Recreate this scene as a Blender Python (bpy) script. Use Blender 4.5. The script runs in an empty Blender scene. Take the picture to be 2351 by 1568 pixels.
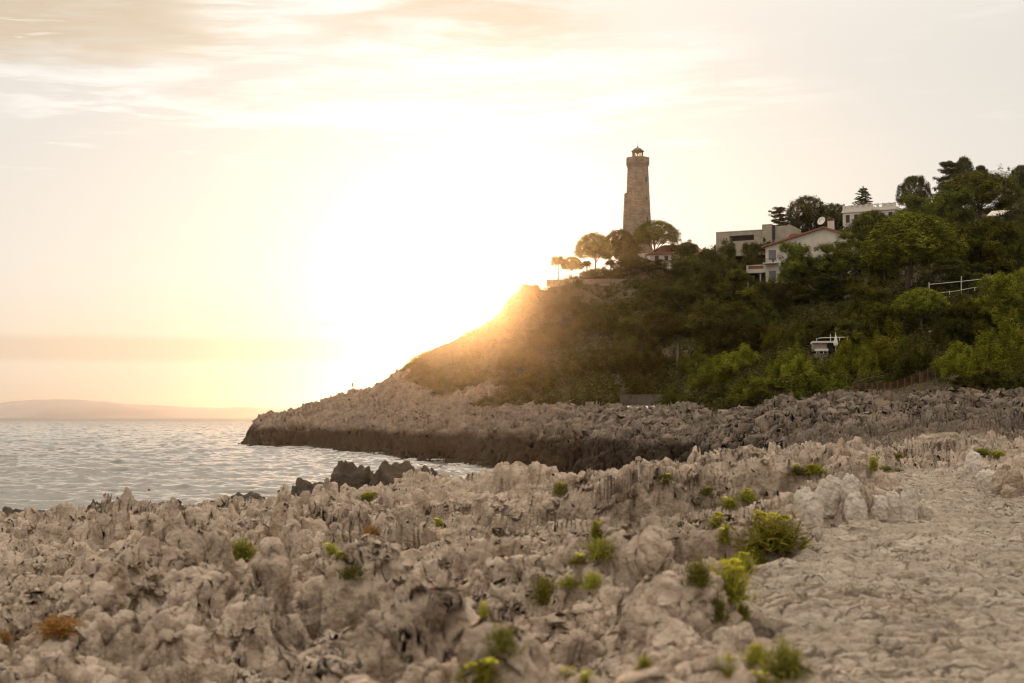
import bpy, math, random
import numpy as np
from mathutils import Vector, Matrix
R = math.radians
sc = bpy.context.scene
COL = sc.collection
F = 3265.0; CX, CY = 1175.5, 784.0; HZ = 957.0; CAMZ = 6.5
PITCH = math.atan((HZ - CY) / F); CP, SP = math.cos(PITCH), math.sin(PITCH)

# ---------------------------------------------------------------- camera geometry helpers
def ray(x, y):
    a = (x - CX) / F; b = -(y - CY) / F
    # camera looks along +Y, pitched up
    return np.array([a, CP - b * SP, SP + b * CP])
def at(x, y, Y):
    d = ray(x, y); k = Y / d[1]
    return Vector((d[0] * k, Y, CAMZ + d[2] * k))
def tanx(x, y):                      # X/Y of a picture column at a picture row
    d = ray(x, y); return d[0] / d[1]
def px_of(X, Y, Z):
    dz = Z - CAMZ
    dep = Y * CP + dz * SP; up = -Y * SP + dz * CP
    return CX + F * X / dep, CY - F * up / dep

# ---------------------------------------------------------------- numpy noise
def _h(ix, iy, iz, seed):
    with np.errstate(over='ignore'):
        n = (ix.astype(np.int64) * 374761393 + iy.astype(np.int64) * 668265263 + iz * 2147483647 + seed * 974711).astype(np.uint64) & np.uint64(0xffffffff)
        n = ((n ^ (n >> np.uint64(13))) * np.uint64(1274126177)) & np.uint64(0xffffffff)
        n = ((n ^ (n >> np.uint64(16))) * np.uint64(2246822519)) & np.uint64(0xffffffff)
        n = n ^ (n >> np.uint64(15))
    return n.astype(np.float64) / 4294967295.0
def vnoise(x, y, seed=0):
    ix = np.floor(x); iy = np.floor(y); fx = x - ix; fy = y - iy
    fx = fx * fx * fx * (fx * (fx * 6 - 15) + 10); fy = fy * fy * fy * (fy * (fy * 6 - 15) + 10)
    a = _h(ix, iy, 0, seed); b = _h(ix + 1, iy, 0, seed); c = _h(ix, iy + 1, 0, seed); d = _h(ix + 1, iy + 1, 0, seed)
    return (a + (b - a) * fx) * (1 - fy) + (c + (d - c) * fx) * fy
def fbm(x, y, seed=0, o=4):
    s = 0; a = 0.5; t = 0
    for i in range(o):
        s = s + a * (vnoise(x, y, seed + i * 17) - 0.5); t += a; a *= 0.5; x = x * 2.03 + 5.1; y = y * 2.03 - 3.7
    return s / t * 2
def worley(x, y, seed=0):
    ix = np.floor(x); iy = np.floor(y)
    f1 = np.full(x.shape, 9.0); f2 = np.full(x.shape, 9.0); cid = np.zeros(x.shape)
    for i in (-1, 0, 1):
        for j in (-1, 0, 1):
            cx = ix + i; cy = iy + j
            r1 = _h(cx, cy, 1, seed); r2 = _h(cx, cy, 2, seed)
            d = np.hypot(cx + r1 - x, cy + r2 - y)
            lt = d < f1
            f2 = np.where(lt, f1, np.minimum(f2, d)); cid = np.where(lt, r1 * 0.5 + r2 * 0.5, cid); f1 = np.where(lt, d, f1)
    return f1, f2, cid
def worley3(p, seed=0):
    ip = np.floor(p); f1 = np.full(len(p), 9.0)
    for i in (-1, 0, 1):
        for j in (-1, 0, 1):
            for k in (-1, 0, 1):
                c = ip + np.array([i, j, k])
                iz = (c[:, 2] + 1000 * 0).astype(np.int64)
                q = [_h(c[:, 0] + iz * 131, c[:, 1] - iz * 57, m, seed) for m in (3, 4, 5)]
                d = (c[:, 0] + q[0] - p[:, 0]) ** 2 + (c[:, 1] + q[1] - p[:, 1]) ** 2 + (c[:, 2] + q[2] - p[:, 2]) ** 2
                f1 = np.minimum(f1, d)
    return np.sqrt(f1)
def sstep(a, b, x):
    t = np.clip((x - a) / (b - a), 0, 1); return t * t * (3 - 2 * t)

# ---------------------------------------------------------------- mesh builders
def raw_mesh(name, V, FC, smooth=True):
    me = bpy.data.meshes.new(name)
    V = np.asarray(V, dtype=np.float32); FC = np.asarray(FC, dtype=np.int32)
    k = FC.shape[1]
    me.vertices.add(len(V)); me.vertices.foreach_set('co', V.ravel())
    me.loops.add(FC.size); me.loops.foreach_set('vertex_index', FC.ravel())
    me.polygons.add(len(FC)); me.polygons.foreach_set('loop_start', np.arange(0, FC.size, k, dtype=np.int32))
    me.polygons.foreach_set('loop_total', np.full(len(FC), k, dtype=np.int32))
    if smooth: me.polygons.foreach_set('use_smooth', np.ones(len(FC), dtype=bool))
    me.update(calc_edges=True)
    return me
def attr(me, name, vals):
    a = me.attributes.new(name, 'FLOAT', 'POINT'); a.data.foreach_set('value', np.asarray(vals, dtype=np.float32))
def link(name, me, mat=None, parent=None):
    o = bpy.data.objects.new(name, me); COL.objects.link(o)
    if mat and not me.materials: me.materials.append(mat)
    if parent: o.parent = parent
    return o
def tag(o, label=None, cat=None, group=None, kind=None):
    if label: o['label'] = label
    if cat: o['category'] = cat
    if group: o['group'] = group
    if kind: o['kind'] = kind
    return o
def empty(name, loc, label, cat, group=None, rz=0.0):
    o = bpy.data.objects.new(name, None); COL.objects.link(o)
    o.location = loc; o.rotation_euler = (0, 0, rz); o.empty_display_size = 0.5
    return tag(o, label, cat, group)

class MB:
    def __init__(s): s.v = []; s.f = []
    def add(s, vs, fs):
        n = len(s.v); s.v += [tuple(v) for v in vs]; s.f += [tuple(i + n for i in f) for f in fs]; return s
    def box(s, x0, x1, y0, y1, z0, z1):
        return s.add([(x0, y0, z0), (x1, y0, z0), (x1, y1, z0), (x0, y1, z0), (x0, y0, z1), (x1, y0, z1), (x1, y1, z1), (x0, y1, z1)],
                     [(0, 3, 2, 1), (4, 5, 6, 7), (0, 1, 5, 4), (1, 2, 6, 5), (2, 3, 7, 6), (3, 0, 4, 7)])
    def prism(s, poly, y0, y1):      # polygon in x,z extruded along y
        n = len(poly)
        vs = [(p[0], y0, p[1]) for p in poly] + [(p[0], y1, p[1]) for p in poly]
        return s.add(vs, [tuple(range(n)), tuple(range(2 * n - 1, n - 1, -1))] + [(i, i + n, (i + 1) % n + n, (i + 1) % n) for i in range(n)])
    def loft(s, rings, cap=True):
        n = len(rings[0]); vs = [p for r in rings for p in r]; fs = []
        for k in range(len(rings) - 1):
            for i in range(n):
                fs.append((k * n + i, k * n + (i + 1) % n, (k + 1) * n + (i + 1) % n, (k + 1) * n + i))
        if cap: fs += [tuple(range(n - 1, -1, -1)), tuple(range((len(rings) - 1) * n, len(rings) * n))]
        return s.add(vs, fs)
    def tube(s, pts, rad, n=6):
        pts = [Vector(p) for p in pts]
        if not hasattr(rad, '__len__'): rad = [rad] * len(pts)
        rings = []
        for i, p in enumerate(pts):
            d = (pts[min(i + 1, len(pts) - 1)] - pts[max(i - 1, 0)]).normalized()
            u = d.cross(Vector((0.13, 0.97, 0.2))); u.normalize(); w = d.cross(u)
            rings.append([p + (u * math.cos(a) + w * math.sin(a)) * rad[i] for a in [2 * math.pi * k / n for k in range(n)]])
        return s.loft(rings)
    def lathe(s, prof, n=16, cx=0, cy=0, ph=0.0):
        return s.loft([[(cx + r * math.cos(2 * math.pi * (k + ph) / n), cy + r * math.sin(2 * math.pi * (k + ph) / n), z) for k in range(n)] for r, z in prof])
    def mesh(s, name, mat, smooth=False):
        me = bpy.data.meshes.new(name); me.from_pydata(s.v, [], s.f); me.update()
        if smooth: me.polygons.foreach_set('use_smooth', np.ones(len(me.polygons), dtype=bool))
        me.materials.append(mat); return me
    def build(s, name, mat, parent=None, smooth=False):
        return link(name, s.mesh(name, mat, smooth), None, parent)

# ---------------------------------------------------------------- materials
class NT:
    def __init__(s, nt): s.nt = nt
    def n(s, t, **kw):
        o = s.nt.nodes.new(t)
        for k, v in kw.items():
            if k.startswith('i_'):
                o.inputs[k[2:].replace('_', ' ')].default_value = v
            else: setattr(o, k, v)
        return o
    def l(s, a, b): s.nt.links.new(a, b)
    def m(s, op, a, b=None, c=None, clamp=False):
        o = s.nt.nodes.new('ShaderNodeMath'); o.operation = op; o.use_clamp = clamp
        for i, x in enumerate((a, b, c)):
            if x is None: continue
            if hasattr(x, 'links') or hasattr(x, 'is_linked'): s.l(x, o.inputs[i])
            else: o.inputs[i].default_value = x
        return o.outputs[0]
    def mix(s, f, a, b, mode='MIX'):
        o = s.nt.nodes.new('ShaderNodeMix'); o.data_type = 'RGBA'; o.blend_type = mode
        for i, x in zip((0, 6, 7), (f, a, b)):
            if hasattr(x, 'is_linked'): s.l(x, o.inputs[i])
            elif i == 0: o.inputs[0].default_value = x
            else: o.inputs[i].default_value = (*x, 1) if len(x) == 3 else x
        return o.outputs[2]
    def ss(s, x, a, b, c=0.0, d=1.0):
        o = s.nt.nodes.new('ShaderNodeMapRange'); o.interpolation_type = 'SMOOTHSTEP'
        s.l(x, o.inputs[0])
        for i, v in zip((1, 2, 3, 4), (a, b, c, d)): o.inputs[i].default_value = v
        return o.outputs[0]
    def noise(s, vec, scale, detail=4, rough=0.55, dist=0.0):
        o = s.n('ShaderNodeTexNoise'); o.inputs['Scale'].default_value = scale; o.inputs['Detail'].default_value = detail
        o.inputs['Roughness'].default_value = rough; o.inputs['Distortion'].default_value = dist
        if vec is not None: s.l(vec, o.inputs['Vector'])
        return o.outputs[0]
    def voro(s, vec, scale, feat='F1', out=0):
        o = s.n('ShaderNodeTexVoronoi', feature=feat); o.inputs['Scale'].default_value = scale
        s.l(vec, o.inputs['Vector']); return o.outputs[out]
def new_mat(name):
    m = bpy.data.materials.new(name); m.use_nodes = True; nt = m.node_tree
    for n in list(nt.nodes):
        if n.type != 'OUTPUT_MATERIAL': nt.nodes.remove(n)
    return m, NT(nt), [n for n in nt.nodes if n.type == 'OUTPUT_MATERIAL'][0]
def simple(name, col, rough=0.8, var=0.15, scale=3.0, bump=0.0, metal=0.0, col2=None):
    m, T, out = new_mat(name)
    p = T.n('ShaderNodeBsdfPrincipled'); p.inputs['Roughness'].default_value = rough; p.inputs['Metallic'].default_value = metal
    tc = T.n('ShaderNodeTexCoord').outputs['Object']
    nz = T.noise(tc, scale, 5)
    c2 = col2 or tuple(c * (1 - var * 2) for c in col)
    T.l(T.mix(T.ss(nz, 0.35, 0.7), col, c2), p.inputs['Base Color'])
    if bump:
        b = T.n('ShaderNodeBump'); b.inputs['Strength'].default_value = 0.7; b.inputs['Distance'].default_value = bump
        T.l(nz, b.inputs['Height']); T.l(b.outputs[0], p.inputs['Normal'])
    T.l(p.outputs[0], out.inputs[0]); return m

def rock_mat(name, c_light, c_mid, c_dark, wet_z, wet_w, big=1.0, far=False, warm=(0.38, 0.24, 0.13), joints=False):
    m, T, out = new_mat(name)
    p = T.n('ShaderNodeBsdfPrincipled'); p.inputs['Roughness'].default_value = 0.9
    p.inputs['Specular IOR Level'].default_value = 0.25
    geo = T.n('ShaderNodeNewGeometry'); pos = geo.outputs['Position']
    n1 = T.noise(pos, 1.1 / big, 8, 0.62); n2 = T.noise(pos, 7.0 / big, 6, 0.65); n3 = T.noise(pos, 34.0 / big, 4, 0.6)
    v1 = T.voro(pos, 5.0 / big); v2 = T.voro(pos, 17.0 / big)
    c = T.mix(T.ss(n1, 0.36, 0.66), c_mid, c_light)
    c = T.mix(T.m('MULTIPLY', T.ss(n2, 0.5, 0.72), 0.55), c, c_dark)
    pits = T.m('MULTIPLY', T.ss(v2, 0.28, 0.02), T.ss(n2, 0.42, 0.6))
    c = T.mix(T.m('MULTIPLY', pits, 0.55), c, tuple(x * 0.45 for x in c_dark))
    n4 = T.noise(pos, 0.55 / big, 5, 0.6, 0.6)
    c = T.mix(T.m('MULTIPLY', T.ss(n4, 0.55, 0.72), 0.35), c, warm)
    if joints:                         # dirt-filled joints between the worn paving stones
        wv = T.n('ShaderNodeVectorMath', operation='ADD'); T.l(pos, wv.inputs[0])
        sc_ = T.n('ShaderNodeVectorMath', operation='SCALE'); nc = T.n('ShaderNodeTexNoise'); nc.inputs['Scale'].default_value = 3.0; T.l(pos, nc.inputs['Vector']); T.l(nc.outputs['Color'], sc_.inputs[0]); sc_.inputs['Scale'].default_value = .35; T.l(sc_.outputs[0], wv.inputs[1])
        st = T.n('ShaderNodeMapping'); st.inputs['Scale'].default_value = (1.0, 1.25, 1.0); T.l(wv.outputs[0], st.inputs[0])
        e1 = T.voro(st.outputs[0], 2.3, 'DISTANCE_TO_EDGE'); e2 = T.voro(st.outputs[0], 6.5, 'DISTANCE_TO_EDGE'); cc = T.voro(st.outputs[0], 2.3, 'F1', 1)
        sp = T.n('ShaderNodeSeparateColor'); T.l(cc, sp.inputs[0]); c = T.mix(T.m('MULTIPLY', sp.outputs[0], .45), c, (0.27, 0.215, 0.165))
        j = T.m('MAXIMUM', T.m('MULTIPLY', T.ss(e1, .07, .01), T.ss(n1, .38, .58)), T.m('MULTIPLY', T.ss(e2, .07, .0), T.ss(n4, .48, .62)))
        c = T.mix(T.m('MULTIPLY', j, .85), c, (0.10, 0.07, 0.045))
        n5 = T.noise(pos, 1.9, 6, .7, .8); c = T.mix(T.m('MULTIPLY', T.ss(n5, .54, .66), .6), c, (0.17, 0.125, 0.085))
    # black splash-zone band: lichen and wet rock close to the sea
    sep = T.n('ShaderNodeSeparateXYZ'); T.l(pos, sep.inputs[0])
    zz = T.m('ADD', sep.outputs[2], T.m('MULTIPLY', T.m('SUBTRACT', T.noise(pos, 0.18 if far else 0.6, 5, 0.6), 0.5), 3.2 if far else 1.6))
    wet = T.ss(zz, wet_z + wet_w, wet_z - wet_w)
    c = T.mix(wet, c, T.mix(n2, (0.020, 0.013, 0.007), (0.055, 0.038, 0.022)))
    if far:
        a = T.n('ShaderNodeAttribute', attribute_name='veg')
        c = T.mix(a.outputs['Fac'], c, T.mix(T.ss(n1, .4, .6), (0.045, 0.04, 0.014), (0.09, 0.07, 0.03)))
    T.l(c, p.inputs['Base Color'])
    hgt = T.m('ADD', T.m('MULTIPLY', v1, 0.5), T.m('ADD', T.m('MULTIPLY', n2, 0.8), T.m('ADD', T.m('MULTIPLY', v2, 0.22), T.m('MULTIPLY', n3, 0.22))))
    b = T.n('ShaderNodeBump'); b.inputs['Strength'].default_value = 0.85; b.inputs['Distance'].default_value = 0.15 * big
    T.l(hgt, b.inputs['Height']); T.l(b.outputs[0], p.inputs['Normal'])
    T.l(p.outputs[0], out.inputs[0]); return m

def leaf_mat(name, dark, light, trans=0.3, hue=0.03):
    m, T, out = new_mat(name)
    a = T.n('ShaderNodeAttribute', attribute_name='tint')
    oi = T.n('ShaderNodeObjectInfo')
    c = T.mix(a.outputs['Fac'], dark, light)
    hs = T.n('ShaderNodeHueSaturation'); T.l(c, hs.inputs['Color'])
    T.l(T.m('ADD', 0.5 - hue / 2, T.m('MULTIPLY', oi.outputs['Random'], hue)), hs.inputs['Hue'])
    T.l(T.m('ADD', 0.68, T.m('MULTIPLY', oi.outputs['Random'], 0.7)), hs.inputs['Value'])
    d = T.n('ShaderNodeBsdfDiffuse'); t = T.n('ShaderNodeBsdfTranslucent')
    T.l(hs.outputs[0], d.inputs[0]); T.l(hs.outputs[0], t.inputs[0])
    mx = T.n('ShaderNodeMixShader'); mx.inputs[0].default_value = trans
    T.l(d.outputs[0], mx.inputs[1]); T.l(t.outputs[0], mx.inputs[2]); T.l(mx.outputs[0], out.inputs[0]); return m

M = {}
M['rock'] = rock_mat('limestone', (0.60, 0.49, 0.385), (0.40, 0.32, 0.245), (0.10, 0.076, 0.056), 2.55, 0.35)
M['rock_far'] = rock_mat('limestone_far_shaded', (0.29, 0.235, 0.185), (0.165, 0.13, 0.10), (0.045, 0.035, 0.026), 4.0, 0.8, big=3.0, far=True)  # headland's shade put into the colour, darker than the shore limestone
M['pale'] = rock_mat('pale_limestone', (0.76, 0.69, 0.60), (0.60, 0.53, 0.45), (0.26, 0.21, 0.165), -9, 0.5)
M['dark'] = rock_mat('wet_rock', (0.13, 0.105, 0.08), (0.085, 0.068, 0.05), (0.03, 0.024, 0.018), -9, 0.5, warm=(0.13, 0.10, 0.07))
M['path'] = rock_mat('path_stone', (0.58, 0.50, 0.41), (0.44, 0.37, 0.29), (0.17, 0.13, 0.09), -9, 0.5, big=0.9, warm=(0.42, 0.30, 0.19), joints=True)
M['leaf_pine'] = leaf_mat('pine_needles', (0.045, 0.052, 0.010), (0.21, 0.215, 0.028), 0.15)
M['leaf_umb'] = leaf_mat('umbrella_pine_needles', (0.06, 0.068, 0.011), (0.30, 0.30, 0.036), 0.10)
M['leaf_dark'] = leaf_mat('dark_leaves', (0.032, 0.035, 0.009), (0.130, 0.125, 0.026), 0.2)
M['leaf_bright'] = leaf_mat('bright_leaves', (0.08, 0.085, 0.010), (0.30, 0.285, 0.033), 0.3)
M['leaf_scrub'] = leaf_mat('scrub_leaves', (0.045, 0.043, 0.010), (0.145, 0.13, 0.028), 0.25)
M['leaf_under'] = leaf_mat('undergrowth_shade_leaves', (0.030, 0.030, 0.009), (0.100, 0.092, 0.026), 0.25)  # leaf colour darkened to stand for the shadow between the trees
M['samphire'] = leaf_mat('samphire_leaves', (0.13, 0.135, 0.018), (0.36, 0.345, 0.055), 0.35, 0.03)
M['samphire_dark'] = leaf_mat('samphire_dark_leaves', (0.09, 0.09, 0.02), (0.22, 0.21, 0.05), 0.35, 0.02)
M['umbel'] = leaf_mat('umbel_yellow', (0.60, 0.56, 0.05), (0.80, 0.76, 0.10), 0.35, 0.02)
M['rusty'] = leaf_mat('rusty_leaves', (0.20, 0.10, 0.03), (0.40, 0.22, 0.07), 0.3, 0.02)
M['bark'] = simple('bark', (0.17, 0.115, 0.08), 0.95, 0.25, 5, 0.03)
M['bark_pale'] = simple('pale_bark', (0.34, 0.27, 0.21), 0.95, 0.2, 4, 0.03)
M['white_wall'] = simple('white_render', (0.72, 0.66, 0.57), 0.85, 0.08, 0.7, 0.01)
M['grey_wall'] = simple('grey_render', (0.42, 0.37, 0.30), 0.85, 0.10, 0.7, 0.01)
M['stone_wall'] = simple('stone_wall', (0.30, 0.25, 0.20), 0.9, 0.2, 1.5, 0.04)
M['dark_stone'] = simple('dark_stone_wall', (0.13, 0.105, 0.085), 0.9, 0.2, 1.2, 0.05)
M['trim'] = simple('white_paint', (0.75, 0.71, 0.65), 0.6, 0.05, 2)
M['tile'] = simple('roof_tiles', (0.34, 0.15, 0.10), 0.85, 0.2, 2.5, 0.03)
M['brick'] = simple('red_brick', (0.36, 0.14, 0.08), 0.85, 0.15, 3, 0.01)
M['opening'] = simple('dark_opening', (0.03, 0.026, 0.022), 0.5, 0.1, 2)
M['shutter'] = simple('blue_grey_shutter', (0.24, 0.24, 0.27), 0.7, 0.1, 3)
M['copper'] = simple('green_copper', (0.20, 0.25, 0.21), 0.6, 0.15, 2, 0, 0.2)
M['copper_dark'] = simple('dark_bronze', (0.06, 0.055, 0.04), 0.6, 0.15, 2)
M['rust'] = simple('rusty_steel', (0.20, 0.10, 0.055), 0.85, 0.2, 8)
M['terracotta'] = simple('terracotta', (0.10, 0.06, 0.045), 0.85, 0.1, 8)
M['cloth'] = simple('white_canvas', (0.78, 0.75, 0.70), 0.85, 0.05, 6)
M['skin'] = simple('skin', (0.32, 0.19, 0.13), 0.6, 0.05, 10)
M['hair'] = simple('hair', (0.03, 0.02, 0.015), 0.6, 0.1, 10)
M['red_cloth'] = simple('dark_red_cloth', (0.20, 0.02, 0.02), 0.85, 0.1, 10)
M['grey_cloth'] = simple('grey_brown_cloth', (0.12, 0.09, 0.07), 0.85, 0.1, 10)
M['orange'] = simple('orange_plastic', (0.6, 0.22, 0.05), 0.5, 0.05, 5)
M['foam'] = simple('sea_foam', (0.8, 0.8, 0.8), 0.9, 0.05, 5)

def masonry(name, c1, c2, s):
    m, T, out = new_mat(name)
    p = T.n('ShaderNodeBsdfPrincipled'); p.inputs['Roughness'].default_value = 0.9
    tc = T.n('ShaderNodeTexCoord').outputs['Object']
    sep = T.n('ShaderNodeSeparateXYZ'); T.l(tc, sep.inputs[0])
    ang = T.m('ARCTAN2', sep.outputs[1], sep.outputs[0])
    cb = T.n('ShaderNodeCombineXYZ'); T.l(T.m('MULTIPLY', ang, 3.6), cb.inputs[0]); T.l(sep.outputs[2], cb.inputs[1])
    br = T.n('ShaderNodeTexBrick'); br.inputs['Scale'].default_value = s; br.inputs['Mortar Size'].default_value = 0.03
    br.inputs['Color1'].default_value = (*c1, 1); br.inputs['Color2'].default_value = (*c2, 1)
    br.inputs['Mortar'].default_value = (*[x * .6 for x in c2], 1); br.inputs['Brick Width'].default_value = 0.8; br.inputs['Row Height'].default_value = 0.4
    T.l(cb.outputs[0], br.inputs['Vector'])
    nz = T.noise(tc, 0.5, 6, 0.7)
    c = T.mix(T.ss(nz, 0.4, 0.65), br.outputs[0], tuple(x * 0.7 for x in c2))
    T.l(c, p.inputs['Base Color'])
    b = T.n('ShaderNodeBump'); b.inputs['Distance'].default_value = 0.05; T.l(br.outputs['Fac'], b.inputs['Height']); b.invert = True
    T.l(b.outputs[0], p.inputs['Normal']); T.l(p.outputs[0], out.inputs[0]); return m
M['tower'] = masonry('tower_masonry', (0.34, 0.295, 0.24), (0.24, 0.20, 0.16), 0.9)
def glass_mat():
    m, T, out = new_mat('lantern_glass')
    t = T.n('ShaderNodeBsdfTransparent'); t.inputs[0].default_value = (1, 0.93, 0.82, 1)
    g = T.n('ShaderNodeBsdfGlossy'); g.inputs['Roughness'].default_value = 0.05
    f = T.n('ShaderNodeFresnel'); f.inputs[0].default_value = 1.3
    mx = T.n('ShaderNodeMixShader'); T.l(f.outputs[0], mx.inputs[0]); T.l(t.outputs[0], mx.inputs[1]); T.l(g.outputs[0], mx.inputs[2])
    T.l(mx.outputs[0], out.inputs[0]); return m
M['glass'] = glass_mat()

# ---------------------------------------------------------------- terrain
CT = []          # (t, Y, v)  v = (Z-CAMZ)/Y
def cy(x, y, Y): CT.append((tanx(x, y), Y, (at(x, y, Y)[2] - CAMZ) / Y))
def cz(x, Y, z): CT.append(((x - CX) / F, Y, (z - CAMZ) / Y))
for x in (1850, 2100, 2351, 2700):
    for Y in (4, 7, 11, 16, 23, 31, 40): cz(x, Y, 5.0)
def col(x, *p):
    for Y, z in p: cz(x, Y, z)
col(-300, (4, 4.5), (10, 4.35), (20, 4.0), (30, 3.8), (38, 3.7), (45, 2.6), (55, 0), (70, -2.5))
col(0, (4, 4.5), (10, 4.35), (20, 4.0), (30, 3.8), (38, 3.7), (45, 2.6), (55, 0), (70, -2.5))
col(300, (4, 4.55), (10, 4.4), (20, 4.1), (30, 3.85), (39, 3.75), (47, 2.6), (57, 0), (72, -2.5))
col(600, (4, 4.6), (10, 4.5), (20, 4.2), (30, 4.0), (42, 3.75), (50, 2.7), (62, 0.2), (80, -2))
col(900, (4, 4.65), (10, 4.6), (20, 4.35), (30, 4.2), (46, 4.0), (56, 2.9), (66, 1.2), (84, -2))
col(1175, (4, 4.7), (10, 4.65), (20, 4.5), (30, 4.4), (48, 4.3), (58, 3.1), (72, 0.5), (95, -1.8))
col(1500, (4, 4.8), (12, 4.75), (25, 4.6), (40, 4.5), (52, 4.45), (62, 3.5), (80, 1.0), (100, -1))
col(1680, (5, 4.9), (9, 4.9), (12, 4.9))
col(1750, (25, 4.85), (40, 4.75), (55, 4.7), (68, 4.1), (85, 2.2), (102, 0.5))
col(2000, (55, 4.65), (70, 4.25), (85, 3.5))
col(2351, (55, 4.7), (70, 4.45), (85, 4.3))
col(2700, (55, 4.7), (70, 4.5), (85, 4.5))
for p in ((2700, 930, 120), (2351, 927, 120), (2200, 917, 122), (2100, 914, 125), (1900, 910, 135), (1800, 927, 150), (1700, 945, 165), (1650, 950, 175),
          (2351, 975, 95), (2200, 975, 100), (2050, 1000, 98), (1900, 1000, 106), (1900, 1040, 93), (1700, 1000, 140), (1700, 1040, 125), (1500, 1010, 165), (1500, 950, 215), (1500, 934, 234),
          (1250, 1020, 185), (1250, 985, 207), (1250, 950, 255), (1000, 1003, 240), (1000, 970, 270), (1000, 930, 308), (850, 985, 285), (850, 945, 325),
          (700, 972, 349), (700, 939, 357), (600, 978, 367), (650, 964, 366), (760, 925, 358), (800, 910, 360), (850, 898, 362), (900, 872, 367), (950, 830, 371), (1000, 798, 375), (1060, 772, 379),
          (1110, 745, 384), (1150, 714, 389), (1170, 686, 392), (1215, 650, 401), (1300, 637, 411), (1400, 627, 420), (1470, 605, 431), (1600, 592, 430),
          (1000, 900, 322), (1100, 880, 315), (1100, 820, 350), (1100, 780, 366), (1250, 900, 282), (1250, 840, 320), (1250, 760, 360), (1250, 690, 390),
          (1400, 900, 245), (1400, 800, 315), (1400, 720, 360), (1400, 668, 395), (1550, 900, 222), (1550, 850, 255), (1550, 760, 310), (1550, 680, 365), (1550, 630, 405),
          (1620, 937, 196), (1700, 900, 190), (1700, 800, 245), (1700, 700, 305), (1700, 610, 370), (1660, 568, 415), (1800, 850, 182), (1800, 800, 212), (1800, 730, 260),
          (1760, 655, 318), (1850, 605, 345), (1850, 548, 390), (1920, 820, 200), (1950, 700, 262), (1950, 600, 325), (1950, 522, 385), (2040, 875, 160), (2113, 883, 140), (1957, 908, 142),
          (2100, 760, 205), (2100, 670, 242), (2060, 560, 320), (2100, 478, 385), (2300, 850, 150), (2340, 700, 205), (2270, 640, 255), (2257, 545, 312), (2300, 485, 355), (2351, 445, 395),
          (2700, 840, 140), (2700, 700, 200), (2700, 560, 280), (2700, 420, 385)): cy(*p)
for p in ((1700, 108, 0.2), (1500, 132, -1), (1250, 164, -1.5), (1000, 214, -1.5), (850, 261, -1.5), (700, 334, -1.5), (570, 366, -0.3), (540, 368, -2.5), (450, 370, -6), (450, 330, -6),
          (700, 395, 4), (700, 430, -3), (600, 388, 1), (600, 412, -3), (850, 405, 8), (850, 450, -3), (1000, 425, 12), (1000, 490, -4), (1150, 440, 18), (1150, 520, -4), (1300, 460, 38), (1300, 560, 5),
          (1470, 490, 46), (1470, 600, 20), (1700, 470, 50), (1700, 620, 35), (2000, 460, 55), (2000, 620, 40), (2351, 470, 62), (2351, 620, 50), (2700, 620, 55), (300, 100, -4), (0, 100, -4), (900, 150, -4), (600, 200, -5), (300, 300, -6), (300, 600, -8), (800, 600, -8)): cz(*p)
CT = np.array(CT)
LK = 0.16
def _feat(t, Y): return np.stack([t, LK * np.log(Y)], -1)
def _tps(r2): return np.where(r2 > 1e-12, r2 * np.log(np.maximum(r2, 1e-12)), 0.0) * 0.5
P = _feat(CT[:, 0], CT[:, 1]); n = len(P)
K = _tps(((P[:, None] - P[None]) ** 2).sum(-1)) + np.eye(n) * 2e-5
Q = np.concatenate([np.ones((n, 1)), P], 1)
A = np.block([[K, Q], [Q.T, np.zeros((3, 3))]])
W = np.linalg.solve(A, np.concatenate([CT[:, 2], np.zeros(3)]))
GT = np.linspace(-0.56, 0.56, 260); GL = np.linspace(math.log(3.5), math.log(640), 320)
gt, gl = np.meshgrid(GT, GL)
pts = np.stack([gt.ravel(), LK * gl.ravel()], -1)
vals = np.concatenate([_tps(((c[:, None] - P[None]) ** 2).sum(-1)) @ W[:n] + W[n] + c @ W[n + 1:] for c in np.array_split(pts, 24)]).reshape(gt.shape)
def base_v(t, Y):
    a = np.clip((t - GT[0]) / (GT[1] - GT[0]), 0, len(GT) - 1.001); b = np.clip((np.log(Y) - GL[0]) / (GL[1] - GL[0]), 0, len(GL) - 1.001)
    i = a.astype(int); j = b.astype(int); fa = a - i; fb = b - j
    return (vals[j, i] * (1 - fa) + vals[j, i + 1] * fa) * (1 - fb) + (vals[j + 1, i] * (1 - fa) + vals[j + 1, i + 1] * fa) * fb
def base_z(t, Y): return CAMZ + base_v(t, Y) * Y
# where the footpath runs: left and right edge by distance
PLY = np.array([0, 5, 8, 12.5, 14.7, 16.3, 19, 21.5, 25, 30, 34, 38, 42, 46]); PLX = np.array([1.0, 1.2, 1.65, 1.96, 2.54, 3.36, 4.15, 6.1, 6.9, 7.7, 8.6, 10.0, 11.6, 14])
PRY = np.array([0, 24, 27, 32, 36, 42, 46]); PRX = np.array([60, 30, 9.8, 10.5, 11.3, 12.9, 14])
def path_mask(X, Y):
    w = 0.25 + 0.3 * fbm(X * 1.6, Y * 1.6, 91, 3)
    a = sstep(-0.22, 0.10, X - np.interp(Y, PLY, PLX) + w * 0.8 - 0.2); b = sstep(-0.3, 0.3, np.interp(Y, PRY, PRX) - X + w * 0.5)
    return a * b * sstep(44, 41, Y)
def dome(x, y, seed):
    f1, f2, c = worley(x, y, seed)
    return np.sqrt(np.clip(1 - f1 * f1 * 1.25, 0, 1)) * (0.3 + 0.7 * sstep(0.0, 0.25, f2 - f1)) * (0.55 + 0.75 * c)
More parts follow.
